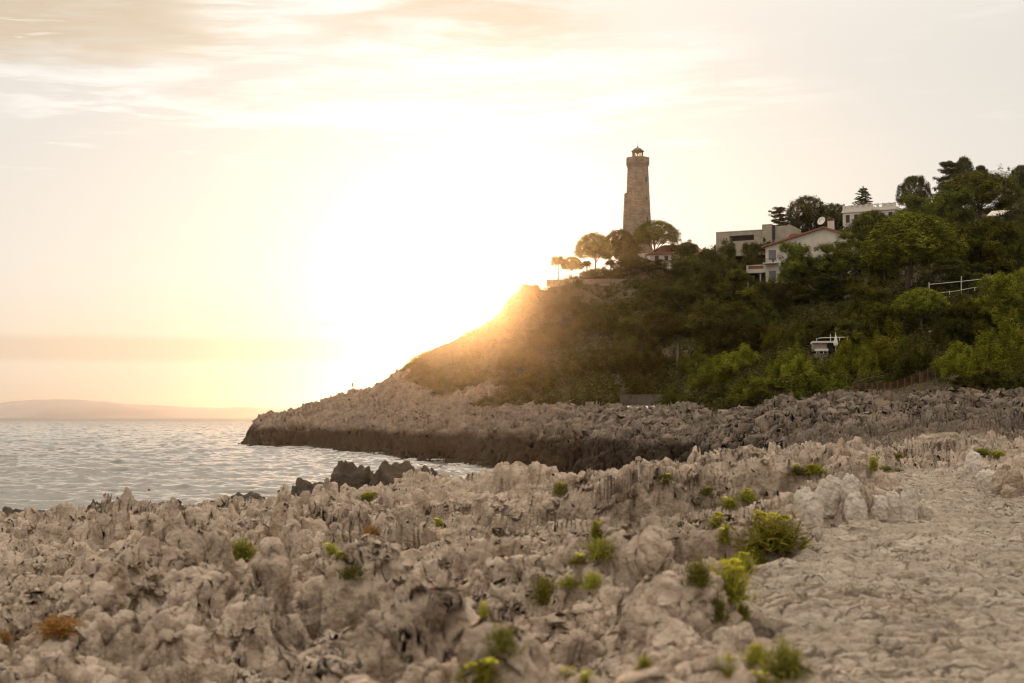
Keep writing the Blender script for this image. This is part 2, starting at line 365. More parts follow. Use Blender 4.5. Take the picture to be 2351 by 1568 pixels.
def karst(X, Y, octs):
    wx = 0.55 * fbm(X * .55, Y * .55, 3, 4); wy = 0.55 * fbm(X * .55 + 40, Y * .55, 5, 4)
    x = X + wx; y = Y + wy
    an = 0.9 + 0.7 * fbm(X * 0.12, Y * 0.12, 8, 2)          # strike of the beds turns slowly
    u = x * np.cos(an) + y * np.sin(an); v = -x * np.sin(an) + y * np.cos(an)
    h = np.zeros_like(X)
    for L, amp, st in octs:
        h = h + amp * dome(u / (L * st), v / L, int(L * 100))
    if octs is OCT_N:                 # sharp crests and fretted edges
        for L, amp in ((1.5, 0.34), (0.55, 0.12), (0.2, 0.05)):
            q = 1 - np.abs(fbm(u / (L * 1.8), v / L, int(L * 1000), 3)) * 2.6
            h = h + amp * np.clip(q, 0, 1) ** 1.5
    return h
OCT_N = ((2.5, 1.25, 1.4), (1.0, 0.52, 1.5), (0.42, 0.20, 1.3), (0.17, 0.07, 1.0))
OCT_F = ((6.5, 1.4, 1.4), (2.4, 1.25, 1.3), (1.05, 0.75, 1.1), (0.5, 0.3, 1.0))
VX = np.array([0, 850, 950, 1000, 1100, 1200, 1250, 1450, 1650, 1700, 1800, 1900, 2100, 2200, 2351, 2700]); VY = np.array([300, 790, 872, 905, 918, 932, 944, 938, 944, 946, 922, 906, 908, 912, 924, 930])
def veg_mask(X, Y, Z):
    px, py = px_of(X, Y, Z)
    nz = fbm(X * 0.08, Y * 0.08, 61, 4)
    return sstep(-10, 14, np.interp(px, VX, VY) - py + nz * 22 + (fbm(X * 0.05, Y * 0.05, 67, 4) * 90 + 4) * sstep(1300, 1150, px)) * sstep(122, 140, Y)
TC = np.linspace(-0.46, 0.46, 1250)
def grid_surface(rows, near):
    if rows.ndim == 1: t, Y = np.meshgrid(TC, rows)
    else: t, Y = np.repeat(TC[None], len(rows), 0), rows
    X = t * Y
    z = base_z(t, Y); pm = None
    if near:
        pm = path_mask(X, Y)
        k = karst(X, Y, OCT_N)
        grow = 0.85
        low = 0.70 + 0.75 * fbm(X * 0.3, Y * 0.3, 77, 3) ** 2
        rz = z - 0.97 + k * grow * low
        qx = X + .12 * fbm(X * 3, Y * 3, 301, 3); qy = Y + .12 * fbm(X * 3, Y * 3, 302, 3)
        def plate(L, sd): f1, f2, c = worley(qx / L, qy / (L * .8), sd); return sstep(.0, .22, f2 - f1) * .6 + c - .8 * np.clip(.25 - f1, 0, 1) * (c > .6)
        pz = 5.0 + 0.075 * plate(.62, 15) + .045 * plate(.21, 16) + 0.05 * fbm(X * 5, Y * 5, 23, 4) + 0.09 * fbm(X * 0.6, Y * 0.6, 29, 2) - .13
        pz = pz + (z - 5.0)
        z = rz * (1 - pm) + pz * pm
        # the far fringe of this sheet takes the coarser rock of the headland
        e = sstep(66, 80, Y)
        zf = base_z(t, Y) - 1.5 + karst(X, Y, OCT_F) * 0.8
        z = z * (1 - e) + zf * e
    else:
        zb = z
        z = z + 2.2 * sstep(-0.6, 1.0, z) * sstep(8, 3, z)
        vg = veg_mask(X, Y, zb)
        k = karst(X, Y, OCT_F)
        z = z - (2.35 - 0.95 * sstep(170, 240, Y)) * (1 - .5 * vg) + k * 0.8 * (1 - 0.6 * vg)
        e = sstep(80, 95, Y)
        zf = base_z(t, Y) - 1.5 + k * 0.8
        z = zf * (1 - e) + z * e
    return X, Y, z, pm
def adapt(rows, nr, near, wz=1.3):
    # respace the rows of each column so that steep faces get their share of vertices
    X, Y, Z, _ = grid_surface(rows, near)
    dl = np.sqrt(np.diff(Y, axis=0) ** 2 + (wz * np.diff(Z, axis=0)) ** 2) / Y[:-1]
    for ax, wd in ((1, 101), (0, 5), (1, 61)):
        cs = np.cumsum(np.pad(dl, [(wd // 2 + 1, wd // 2) if i == ax else (0, 0) for i in range(2)], mode='edge'), axis=ax)
        dl = (np.take(cs, range(wd, cs.shape[ax]), ax) - np.take(cs, range(0, cs.shape[ax] - wd), ax)) / wd
    cu = np.concatenate([np.zeros((1, dl.shape[1])), np.cumsum(dl, 0)]); cu /= cu[-1:]
    u = np.linspace(0, 1, nr)
    return np.stack([np.interp(u, cu[:, c], rows) for c in range(cu.shape[1])], 1)
def quads(nr, nc):
    i = np.arange(nr - 1)[:, None] * nc + np.arange(nc - 1)[None]
    return np.stack([i, i + 1, i + nc + 1, i + nc], -1).reshape(-1, 4)
YS = 80.0
nr = 1500
s = np.linspace(0, 1, nr); rows_n = 4.0 * (YS / 4.0) ** (s)
rows_n = adapt(4.0 * (YS / 4.0) ** np.linspace(0, 1, 900), nr, True)
X, Y, Z, PM = grid_surface(rows_n, True)
Pn = np.stack([X, Y, Z], -1)
# true 3-D roughening along the normals: pits and small overhangs
dr = np.gradient(Pn, axis=0); dc = np.gradient(Pn, axis=1)
N = np.cross(dc, dr); N /= np.linalg.norm(N, axis=-1, keepdims=True) + 1e-9
sel = (Y < 62)
flat = Pn[sel]
d3 = 0.24 * (0.55 - worley3(flat * np.array([2.1, 2.1, 1.5]), 5)) + 0.19 * (worley3(flat * np.array([5.0, 5.0, 3.4]), 9) - 0.5)
nr_ = Y[sel] < 26; d3[nr_] += 0.085 * (worley3(flat[nr_] * np.array([13., 13., 8.5]), 11) - 0.5)
d3 *= (1 - 0.93 * PM[sel]) * sstep(62, 50, Y[sel])
Pn[sel] += N[sel] * d3[:, None]
NEARP = Pn
npx, npy = px_of(Pn[..., 0], Pn[..., 1], Pn[..., 2])
vis = np.minimum.accumulate(npy, axis=0)
Q4 = quads(nr, len(TC))
fm = PM.ravel()[Q4].mean(1) > 0.5
def submesh(name, V, FC, mat):
    u, inv = np.unique(FC, return_inverse=True)
    me = raw_mesh(name, V[u], inv.reshape(FC.shape)); return link(name, me, mat)
tag(submesh('rock_shore', Pn.reshape(-1, 3), Q4[~fm], M['rock']), kind='structure')
tag(submesh('path', Pn.reshape(-1, 3), Q4[fm], M['path']), kind='structure')
nf = 900
rows_f = adapt(YS * (630 / YS) ** np.linspace(0, 1, 700), nf, False, 1.6)
Xf, Yf, Zf, _ = grid_surface(rows_f, False)
VG = veg_mask(Xf, Yf, base_z(Xf / Yf, Yf))
Pf = np.stack([Xf, Yf, Zf], -1)
N = np.cross(np.gradient(Pf, axis=1), np.gradient(Pf, axis=0)); N /= np.linalg.norm(N, axis=-1, keepdims=True) + 1e-9
sel = (VG < 0.8) & (Yf > YS + 2) & (Yf < 420)
d3 = 1.7 * (0.55 - worley3(Pf[sel] * np.array([.36, .36, .30]), 5)) + 0.75 * (worley3(Pf[sel] * np.array([.95, .95, .75]), 9) - 0.5)
Pf[sel] += N[sel] * (d3 * (1 - VG[sel]) * sstep(YS + 2, YS + 25, Yf[sel]))[:, None]
Pf[0] = Pn[-1]; Zf = Pf[..., 2]
me = raw_mesh('headland', Pf.reshape(-1, 3), quads(nf, len(TC))); attr(me, 'veg', VG.ravel())
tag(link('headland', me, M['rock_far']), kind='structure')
def gz(X, Y):                         # ground height anywhere
    t = X / Y
    c = np.clip((t - TC[0]) / (TC[1] - TC[0]), 0, len(TC) - 1); c = int(round(float(c)))
    if Y < YS:
        r = int(np.argmin(np.abs(NEARP[:, c, 1] - Y))); return float(NEARP[r, c, 2])
    r = int(np.argmin(np.abs(Pf[:, c, 1] - Y))); return float(Pf[r, c, 2])
def hit(x, y):                        # first ground point seen at a picture position (near sheet)
    c = int(np.clip(round((tanx(x, y) - TC[0]) / (TC[1] - TC[0])), 0, len(TC) - 1))
    r = int(np.argmax(vis[:, c] <= y))
    return Vector(NEARP[r, c])

_fpy = px_of(Pf[..., 0], Pf[..., 1], Pf[..., 2])[1]
_fvis = np.minimum.accumulate(_fpy, axis=0)
def slope_Y(x, y):                    # distance of the hillside seen at a picture position
    c = int(np.clip(round((tanx(x, y) - TC[0]) / (TC[1] - TC[0])), 0, len(TC) - 1))
    r = int(np.argmax(_fvis[:, c] <= y))
    return float(Pf[r, c, 1]) if r > 0 and VG[r, c] > .45 else None

def crest(x):                         # skyline point of the headland in a picture column
    c = int(round((tanx(x, 830) - TC[0]) / (TC[1] - TC[0])))
    best = min(range(c - 4, c + 5), key=lambda q: _fpy[:, q].min())
    return Vector(Pf[int(_fpy[:, best].argmin()), best])

# ---------------------------------------------------------------- sea
m, T, out = new_mat('sea_water')
p = T.n('ShaderNodeBsdfPrincipled'); p.inputs['Base Color'].default_value = (0.07, 0.062, 0.045, 1); p.inputs['Roughness'].default_value = 0.06; p.inputs['IOR'].default_value = 1.333
pos = T.n('ShaderNodeNewGeometry').outputs['Position']
mp = T.n('ShaderNodeMapping'); mp.inputs['Scale'].default_value = (1.0, 1.5, 1); T.l(pos, mp.inputs[0])
h = T.m('ADD', T.noise(mp.outputs[0], 0.9, 5, 0.6), T.m('MULTIPLY', T.noise(mp.outputs[0], 0.16, 4, 0.55), 2.2))
b = T.n('ShaderNodeBump'); b.inputs['Strength'].default_value = 0.8; b.inputs['Distance'].default_value = 0.07
ln = T.n('ShaderNodeVectorMath', operation='LENGTH'); T.l(pos, ln.inputs[0])
T.l(T.ss(ln.outputs['Value'], 300, 3000, 0.045, 0.30), p.inputs['Roughness'])     # unresolved ripples far out
T.l(h, b.inputs['Height']); T.l(b.outputs[0], p.inputs['Normal']); T.l(p.outputs[0], out.inputs[0]); M['sea'] = m
rows_s = np.concatenate([38 * (2600 / 38) ** np.linspace(0, 1, 1150), 2600 * (10400 / 2600) ** np.linspace(0, 1, 60)[1:]])
ts = np.concatenate([np.linspace(-1.2, -0.47, 10), np.linspace(-0.46, 0.2, 800), np.linspace(0.22, 1.2, 14)])
t, Y = np.meshgrid(ts, rows_s); X = t * Y
rng = np.random.default_rng(4)
Zs = np.zeros_like(X)
for k in range(26):
    lam = 1.6 * 1.14 ** k * rng.uniform(.9, 1.1)
    if lam > 15: break
    a = math.pi * (-0.5) + rng.normal(0, 0.6); q = 2 * math.pi / lam
    ph = q * (X * math.cos(a) + Y * math.sin(a)) + rng.uniform(0, 6.28)
    Zs += 0.036 * lam ** 0.5 * (0.5 - np.abs(np.sin(ph * 0.5 + 0.8 * fbm(X * 0.5 / lam, Y * 0.5 / lam, 31 + k, 2)))) * 1.3
Zs *= sstep(2600, 1500, Y)
tag(link('sea', raw_mesh('sea', np.stack([X, Y, Zs], -1).reshape(-1, 3), quads(len(rows_s), len(ts))), M['sea']), kind='structure')

# far coast across the bay
hx = np.array([-900, -300, 0, 30, 80, 160, 260, 330, 420, 500, 600, 700, 800, 900, 1000]); hy = np.array([900, 910, 920, 913, 907, 908, 917, 927, 929, 929, 931, 936, 944, 951, 960])
tx = np.linspace((-900 - CX) / F, (1000 - CX) / F, 400); pxx = CX + tx * F
prof = np.interp(pxx, hx, hy) + 2.0 * fbm(pxx * 0.03, pxx * 0, 7, 4)
D = np.linspace(0, 1, 24); Yh = 7800 + 1600 * D
Hh = np.maximum((HZ - prof) / F, 0)[None] * Yh[:, None] * np.sin(np.pi * np.clip(D * 0.5 / 0.6, 0, 1) ** 0.8)[:, None] ** 1.0
Xh = tx[None] * Yh[:, None]; YY = np.repeat(Yh[:, None], 400, 1)
Hh = Hh * (0.9 + 0.18 * fbm(Xh * 0.0027, YY * 0.0027, 12, 5)) - 1.0
M['hills'] = simple('far_hills_hazed', (0.50, 0.46, 0.44), 0.95, 0.1, 0.002)  # paleness of distant haze put into the hill colour
tag(link('hills', raw_mesh('hills', np.stack([Xh, YY, Hh], -1).reshape(-1, 3), quads(24, 400)), M['hills']), kind='structure')

# foam where the swell meets the headland
fm_ = MB(); rnd = random.Random(3)
for (x, y, w, hh) in ((760, 1021, 60, 1), (800, 1025, 50, 2.2), (590, 1014, 40, 1), (972, 1048, 14, 4), (1050, 1064, 40, 1.5), (1010, 1054, 30, 1), (1180, 1070, 24, 5), (1210, 1076, 20, 2), (880, 1040, 40, 1)):
    Yw = CAMZ * F / (y - HZ)
    for k in range(26):
        xx = x + rnd.gauss(0, w * .4); c = at(xx, y, Yw); c.y += rnd.uniform(-3, 1); s_ = Yw / F
        r = s_ * rnd.uniform(.8, 3.2); zz = abs(rnd.gauss(0, .45)) * hh * s_
        fm_.lathe([(r * .3, zz - .1), (r, zz + .05), (r * .7, zz + r * .35), (r * .1, zz + r * .5)], 6, c.x, c.y)
tag(fm_.build('foam', M['foam'], None, True), 'white foam breaking along the foot of the dark headland', 'foam', kind='stuff')

# ---------------------------------------------------------------- foliage prototypes
def leaf_mesh(name, cen, rad, per, size, rng, up=0.35, aspect=2.2, tintv=0.18, mat=None, shell=0.45, unit=False):
    cen = np.asarray(cen, float); rad = np.asarray(rad, float)
    if rad.ndim == 1: rad = np.repeat(rad[:, None], 3, 1)
    idx = np.repeat(np.arange(len(cen)), per); n = len(idx)
    u = rng.normal(size=(n, 3)); u /= np.linalg.norm(u, axis=1, keepdims=True)
    r = rng.random(n) ** shell
    lump = 0.82 + 0.36 * rng.random(n)
    pos = cen[idx] + rad[idx] * u * (r * lump)[:, None]
    cdir = pos - np.array([0, 0, .3]) if unit else u; cdir = cdir / (np.linalg.norm(cdir, axis=1, keepdims=True) + 1e-6)
    nrm = u * 0.55 + cdir * 0.6 + rng.normal(size=(n, 3)) * 0.45 + np.array([0, 0, up]); nrm /= np.linalg.norm(nrm, axis=1, keepdims=True)
    q = rng.normal(size=(n, 3)); t1 = np.cross(nrm, q); t1 /= np.linalg.norm(t1, axis=1, keepdims=True); t2 = np.cross(nrm, t1)
    if unit:
        lo = np.percentile(pos, 1.0, axis=0); hi = np.percentile(pos, 99.0, axis=0)
        pos[:, :2] = (pos[:, :2] - (lo + hi)[:2] / 2) / (hi - lo)[:2]; pos[:, 2] = (pos[:, 2] - lo[2]) / (hi[2] - lo[2])
    sz = size * rng.uniform(0.6, 1.4, n)[:, None]
    V = np.stack([pos - t1 * sz * .5 * aspect, pos + t1 * sz * .5 * aspect + t2 * sz * .25, pos + t2 * sz * 0.75 - t1 * sz * .1], 1).reshape(-1, 3)
    cl = rng.normal(0, tintv * 0.9, len(cen))
    tint = np.clip(0.42 + cl[idx] + rng.normal(0, tintv, n), 0, 1)
    me = raw_mesh(name, V, np.arange(3 * n).reshape(-1, 3), smooth=False)
    attr(me, 'tint', np.repeat(tint, 3)); 
    if mat: me.materials.append(mat)
    return me
def crown(kind, seed, mat):
    rng = np.random.default_rng(seed); C = []; Rr = []
    if kind == 'umb':
        ob = rng.uniform(0, 6.28, 3); nn = 300
        for k in range(nn):               # even cover of a dome whose underside curls in
            q = 1 - 1.34 * (k + .5) / nn; a = k * 2.39996 + rng.normal(0, .12)
            rr = 0.44 * math.sqrt(max(0, 1 - (q if q > 0 else q * 2.0) ** 2)) * rng.uniform(.86, 1.0)
            lump = 1 + .09 * math.sin(3 * a + ob[0]) + .06 * math.sin(7 * a + ob[1] + 5 * q)
            C.append((rr * lump * math.cos(a), rr * lump * math.sin(a), .30 + .62 * q * (1 + .07 * math.sin(5 * a + ob[2])))); w = rng.uniform(.044, .070); Rr.append((w, w, w * 1.35))
        for k in range(90):
            a = rng.uniform(0, 6.283); r = .33 * math.sqrt(rng.random()); C.append((r * math.cos(a), r * math.sin(a), rng.uniform(.2, .7))); Rr.append((.075, .075, .10))
        return leaf_mesh('crown', C, Rr, 78, 0.020, rng, mat=mat, unit=True)
    if kind == 'airy':
        for k in range(46):
            a = rng.uniform(0, 6.283); r = 0.44 * math.sqrt(rng.random()); top = math.sqrt(max(0, 1 - (r / 0.52) ** 2))
            C.append((r * math.cos(a), r * math.sin(a), 0.1 + 0.8 * top * rng.uniform(.5, 1.0))); w = rng.uniform(.045, .085); Rr.append((w, w, w * 1.3))
        return leaf_mesh('crown', C, Rr, 80, 0.026, rng, mat=mat, unit=True)
    if kind == 'pine':
        lobes = [(rng.uniform(-.24, .24), rng.uniform(-.24, .24), rng.uniform(.3, .78), rng.uniform(.13, .23)) for _ in range(11)] + [(0, 0, .45, .28)]
        for k in range(60): C.append(tuple(rng.normal(0, .13, 2)) + (rng.uniform(.25, .75),)); Rr.append((.075, .075, .085))
        for lx, ly, lz, lr in lobes:
            for k in range(24):
                u = rng.normal(size=3); u /= np.linalg.norm(u); rr = lr * rng.uniform(.55, 1.0)
                if u[2] < -.35: u[2] *= -.5
                C.append((lx + u[0] * rr, ly + u[1] * rr, lz + u[2] * rr * .85)); w = rng.uniform(.03, .058); Rr.append((w, w, w * 1.1))
        return leaf_mesh('crown', C, Rr, 84, 0.021, rng, mat=mat, unit=True)
    if kind == 'rnd':
        for k in range(210):
            q = 1 - 2 * (k + .5) / 210; a = k * 2.39996 + rng.normal(0, .15); rr = math.sqrt(1 - q * q) * .42 * rng.uniform(.75, 1.04)
            C.append((rr * math.cos(a), rr * math.sin(a), .5 + q * .44 * rng.uniform(.85, 1.05))); w = rng.uniform(.05, .09); Rr.append((w, w, w))
        for k in range(60): C.append(tuple(rng.normal(0, .12, 2)) + (rng.uniform(.25, .75),)); Rr.append((.1, .1, .1))
        return leaf_mesh('crown', C, Rr, 110, 0.021, rng, mat=mat, unit=True)
    if kind == 'cyp':
        for k in range(230):
            z = ((k + rng.random()) / 230) ** .9; prof = 0.44 * min(1, z * 3.2 + .25) * (1 - max(0, z - .55) ** 1.6 * 2.1)
            a = k * 2.39996; r = prof * rng.uniform(.5, 1.0)
            C.append((r * math.cos(a), r * math.sin(a), .04 + z * .9)); w = rng.uniform(.045, .08); Rr.append((w, w, w * 1.2))
        for k in range(9):
            a = rng.uniform(0, 6.283); r = rng.uniform(.0, .25); C.append((r * math.cos(a), r * math.sin(a), rng.uniform(.9, .97))); Rr.append((.03, .03, .06))
        return leaf_mesh('crown', C, Rr, 100, 0.021, rng, up=.1, mat=mat, unit=True)
    if kind == 'ced':
        for lev in range(9):
            z = .08 + lev * .1; rad = .46 * (1 - (z / 1.05)) ** .8 + .05; nb = 7 if lev < 6 else 5
            for k in range(nb):
                a = 6.283 * k / nb + rng.uniform(-.3, .3); L = rad * rng.uniform(.65, 1.08)
                for q in np.linspace(.3, 1, 4):
                    C.append((L * q * math.cos(a), L * q * math.sin(a), z + .03 * rng.normal() - .03 * q)); Rr.append((.06, .06, .018))
        C.append((0, 0, .96)); Rr.append((.03, .03, .05))
        return leaf_mesh('crown', C, Rr, 40, 0.034, rng, up=.8, mat=mat, unit=True)
    if kind == 'flat':            # wind-clipped cedar with flat plates
        for lev in range(7):
            z = .15 + lev * .13; rad = (.30, .42, .46, .40, .36, .28, .2)[lev]
            for k in range(9):
                a = rng.uniform(0, 6.283); L = rad * rng.uniform(.5, 1.0)
                for q in np.linspace(.2, 1, 4):
                    C.append((L * q * math.cos(a), L * q * math.sin(a), z + .02 * rng.normal())); Rr.append((.07, .07, .035))
        return leaf_mesh('crown', C, Rr, 52, 0.034, rng, up=.8, mat=mat, unit=True)
    if kind == 'shr':
        for k in range(125):
            a = rng.uniform(0, 6.283); r = .45 * math.sqrt(rng.random()); bump = .72 + .28 * math.sin(5 * a + seed) * math.cos(9 * r + seed)
            top = math.sqrt(max(0, 1 - (r / .5) ** 2)) * bump
            C.append((r * math.cos(a), r * math.sin(a), max(.03, .9 * top * rng.uniform(.35, 1.0) ** .6))); w = rng.uniform(.04, .085); Rr.append((w, w, w * 1.5))
        return leaf_mesh('crown', C, Rr, 170, 0.020, rng, mat=mat, unit=True)
def trunk_mesh(seed, mat, kind='umb', r0=0.03):
    rnd = random.Random(seed); b = MB()
    lean = rnd.uniform(-.10, .10); ly = rnd.uniform(-.06, .06)
    axis = [Vector((lean * math.sin(z * 2.2) + .02 * math.sin(7 * z + seed), ly * z, z)) for z in (0, .15, .3, .45, .6, .72)]
    ox, oy = axis[-1].x, axis[-1].y
    axis = [Vector((a.x - ox * (a.z / .72), a.y - oy * (a.z / .72), a.z)) if kind != 'lean' else a for a in axis]
    b.tube(axis, [r0, r0 * .85, r0 * .75, r0 * .68, r0 * .6, r0 * .45], 7)
    nb = 9 if kind != 'cyp' else 3
    for k in range(nb):
        a = 6.283 * k / nb + rnd.uniform(-.3, .3); st = axis[rnd.choice((3, 4, 5))]; L = rnd.uniform(.2, .36)
        e = Vector((L * math.cos(a), L * math.sin(a), rnd.uniform(.86, 1.02)))
        mid = st.lerp(e, .5) + Vector((.04 * math.cos(a), .04 * math.sin(a), -.02))
        b.tube([st, mid, e], [r0 * .42, r0 * .3, r0 * .12], 5)
        e2 = mid + Vector((rnd.uniform(-.15, .15), rnd.uniform(-.15, .15), .22)); b.tube([mid, e2], [r0 * .25, r0 * .08], 4)
    return b.mesh('trunk', mat, True)
PROTO = {}
def crown_p(kind, i, mk):
    k = (kind, i, mk)
    if k not in PROTO: PROTO[k] = crown(kind, 100 + 13 * i + len(kind) * 7, M[mk])
    return PROTO[k]
TRK = {}
def trunk_p(i, mk, kind):
    k = (i, mk, kind)
    if k not in TRK: TRK[k] = trunk_mesh(50 + i, M[mk], kind, 0.033 if kind != 'cyp' else .03)
    return TRK[k]
_cnt = [0]
def tree(kind, x, ytop, ybot, w, Y, label, mk='leaf_pine', name=None, group=None, bark='bark', cat='tree', yaw=None, ybase=None, fixed=False):
    _cnt[0] += 1; i = _cnt[0]; rnd = random.Random(i * 7)
    if ybase: Y = slope_Y(x, ybase) or Y
    if group in (G2, G4) and not fixed:             # stand it where the slope really is
        Ys = slope_Y(x, ybot + (0.18 if kind == 'pine' else 0.0) * (ybot - ytop))
        if Ys and Y * .8 < Ys < Y * 1.25: Y = Ys
    top = at(x, ytop, Y); bot = at(x, ybot, Y); s_ = Y / F; Wm = w * s_
    g = gz(top.x, Y) - 0.15
    bz = max(bot.z, g) if kind != 'shr' else min(g, bot.z)
    if cat == 'shrub' and kind == 'shr': bz = g if g < top.z - 0.5 else bot.z
    nm = name or {'umb': 'umbrella_pine', 'airy': 'umbrella_pine', 'pine': 'pine_tree', 'rnd': 'broadleaf_tree', 'cyp': 'cypress_tree', 'ced': 'cedar_tree', 'flat': 'cedar_tree', 'shr': 'shrub'}[kind]
    e = empty(nm, (top.x, Y, min(g, bz)), label, cat, group, rnd.uniform(0, 6.28) if yaw is None else yaw)
    z0 = min(g, bz)
    c = link('crown' if kind != 'shr' else 'foliage', crown_p(kind, i % 3, mk), None, e)
    c.location = (0, 0, bz - z0); c.scale = (Wm, Wm, max(top.z - bz, 0.8))
    tk = link('trunk' if kind != 'shr' else 'stem', trunk_p(i % 4, bark, 'cyp' if kind in ('cyp', 'ced', 'shr') else 'umb'), None, e)
    th = (bz - z0) + (top.z - bz) * (0.62 if kind != 'shr' else .5)
    tk.scale = (Wm, Wm, th)
    return e

# ---------------------------------------------------------------- trees
G1 = 'umbrella pines on the headland'; G2 = 'pines on the wooded slope'; G3 = 'trees along the hilltop'; G4 = 'shrubs on the lower slope'
U = lambda *a, **k: tree('umb', *a, **{**dict(group=G1, mk='leaf_umb'), **k})
U(1367, 537, 590, 84, 418, 'umbrella pine nearest the palm, leftmost of the tall pines below the lighthouse')
U(1424, 529, 594, 82, 422, 'umbrella pine overlapping the lighthouse foot on its left side', mk='leaf_pine')
U(1503, 508, 556, 99, 416, 'flat topped umbrella pine just right of the lighthouse with bare trunk against the sky')
U(2245, 398, 474, 172, 318, ybase=525, label= 'broad umbrella pine high on the slope with forked trunk beside the grey roofed house')
U(2085, 495, 606, 212, 250, ybase=672, label= 'largest umbrella pine with wide domed crown in the middle of the wooded slope')
U(1556, 729, 772, 108, 250, ybase=846, label= 'brownish umbrella pine with pale bare forked trunk above the coastal path wall', mk='leaf_scrub', bark='bark_pale')
U(2116, 664, 722, 118, 208, ybase=764, label= 'low spreading umbrella pine in front of the white railing, its trunk bare below')
tree('umb', 1312, 590, 618, 48, 412, 'small ragged pine beside the palm at the tip of the terrace', group=G1)
tree('airy', 2300, 384, 446, 76, 372, 'see through pale green pine on the skyline above the broad umbrella pine', group=G3)
PN = lambda *a, **k: tree('pine', *a, group=G2, **k)
PN(1446, 562, 612, 66, 413, 'bushy low pine hiding the flared foot of the lighthouse')
PN(2257, 516, 626, 150, 268, 'grey green pine with rounded tiers to the right of the largest umbrella pine')
PN(2338, 522, 598, 76, 285, 'yellowish pine cut by the right edge below the white house')
PN(1932, 541, 622, 104, 300, fixed=True, label= 'tall pine with long leaning bare trunk right of the red roofed villa')
PN(1824, 558, 645, 84, 302, fixed=True, label= 'pine growing against the front of the red roofed villa, hiding its gable')
PN(1708, 622, 705, 126, 290, 'rounded pine below the villa terrace with the brick panel')
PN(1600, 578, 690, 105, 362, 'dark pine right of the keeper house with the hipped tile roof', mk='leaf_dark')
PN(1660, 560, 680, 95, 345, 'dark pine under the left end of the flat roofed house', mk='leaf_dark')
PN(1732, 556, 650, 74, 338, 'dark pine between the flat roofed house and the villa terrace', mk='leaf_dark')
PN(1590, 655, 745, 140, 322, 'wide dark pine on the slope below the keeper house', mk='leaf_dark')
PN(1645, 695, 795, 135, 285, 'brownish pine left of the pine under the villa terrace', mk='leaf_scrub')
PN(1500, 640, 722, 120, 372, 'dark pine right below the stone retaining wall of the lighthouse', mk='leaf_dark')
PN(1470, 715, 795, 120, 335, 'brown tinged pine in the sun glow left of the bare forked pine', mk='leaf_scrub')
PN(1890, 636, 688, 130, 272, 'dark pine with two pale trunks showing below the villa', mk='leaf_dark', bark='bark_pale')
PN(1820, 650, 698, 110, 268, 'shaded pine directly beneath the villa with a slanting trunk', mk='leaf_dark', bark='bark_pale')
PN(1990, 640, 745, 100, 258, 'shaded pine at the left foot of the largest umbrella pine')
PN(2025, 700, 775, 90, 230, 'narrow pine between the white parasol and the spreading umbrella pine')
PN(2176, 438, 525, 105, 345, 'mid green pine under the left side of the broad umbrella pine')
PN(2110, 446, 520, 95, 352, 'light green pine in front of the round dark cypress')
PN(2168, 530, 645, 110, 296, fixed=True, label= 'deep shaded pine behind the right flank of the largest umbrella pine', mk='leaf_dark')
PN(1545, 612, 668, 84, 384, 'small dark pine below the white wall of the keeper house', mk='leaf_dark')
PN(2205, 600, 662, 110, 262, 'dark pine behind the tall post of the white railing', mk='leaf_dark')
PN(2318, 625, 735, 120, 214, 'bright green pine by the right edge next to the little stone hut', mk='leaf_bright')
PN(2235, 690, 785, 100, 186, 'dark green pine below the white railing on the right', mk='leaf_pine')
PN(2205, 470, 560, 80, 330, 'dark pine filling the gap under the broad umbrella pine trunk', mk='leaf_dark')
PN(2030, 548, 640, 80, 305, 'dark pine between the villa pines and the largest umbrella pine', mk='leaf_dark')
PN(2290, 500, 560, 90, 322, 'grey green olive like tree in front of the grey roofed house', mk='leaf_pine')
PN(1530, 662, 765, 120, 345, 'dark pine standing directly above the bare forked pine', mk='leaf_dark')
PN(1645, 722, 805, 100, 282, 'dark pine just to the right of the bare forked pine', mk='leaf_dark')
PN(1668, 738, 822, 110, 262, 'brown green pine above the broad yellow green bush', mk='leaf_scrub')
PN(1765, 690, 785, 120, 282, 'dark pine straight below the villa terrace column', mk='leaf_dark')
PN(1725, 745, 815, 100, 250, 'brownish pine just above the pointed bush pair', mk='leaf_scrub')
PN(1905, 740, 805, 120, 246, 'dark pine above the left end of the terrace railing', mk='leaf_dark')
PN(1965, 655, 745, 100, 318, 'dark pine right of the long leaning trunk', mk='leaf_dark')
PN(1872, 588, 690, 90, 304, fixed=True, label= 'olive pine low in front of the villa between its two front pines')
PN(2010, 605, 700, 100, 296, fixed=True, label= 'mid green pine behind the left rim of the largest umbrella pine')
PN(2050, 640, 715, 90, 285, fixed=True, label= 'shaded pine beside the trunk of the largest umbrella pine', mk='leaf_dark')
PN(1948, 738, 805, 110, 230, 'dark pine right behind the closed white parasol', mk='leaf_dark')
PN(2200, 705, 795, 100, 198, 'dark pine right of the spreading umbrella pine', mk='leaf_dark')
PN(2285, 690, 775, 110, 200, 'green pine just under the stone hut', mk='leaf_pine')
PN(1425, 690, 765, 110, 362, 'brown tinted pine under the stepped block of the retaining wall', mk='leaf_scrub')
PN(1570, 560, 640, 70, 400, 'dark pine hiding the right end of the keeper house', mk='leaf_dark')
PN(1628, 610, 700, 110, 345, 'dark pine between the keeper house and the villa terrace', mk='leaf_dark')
PN(1780, 655, 725, 80, 318, 'dark pine just below the lower villa window', mk='leaf_dark')
RD = lambda *a, **k: tree('rnd', *a, group=G3, **k)
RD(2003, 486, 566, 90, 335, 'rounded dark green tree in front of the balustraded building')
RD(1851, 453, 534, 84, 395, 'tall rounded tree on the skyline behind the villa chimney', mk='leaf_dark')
RD(1912, 470, 532, 70, 392, 'dark bushy tree on the skyline left of the balustraded building', mk='leaf_dark')
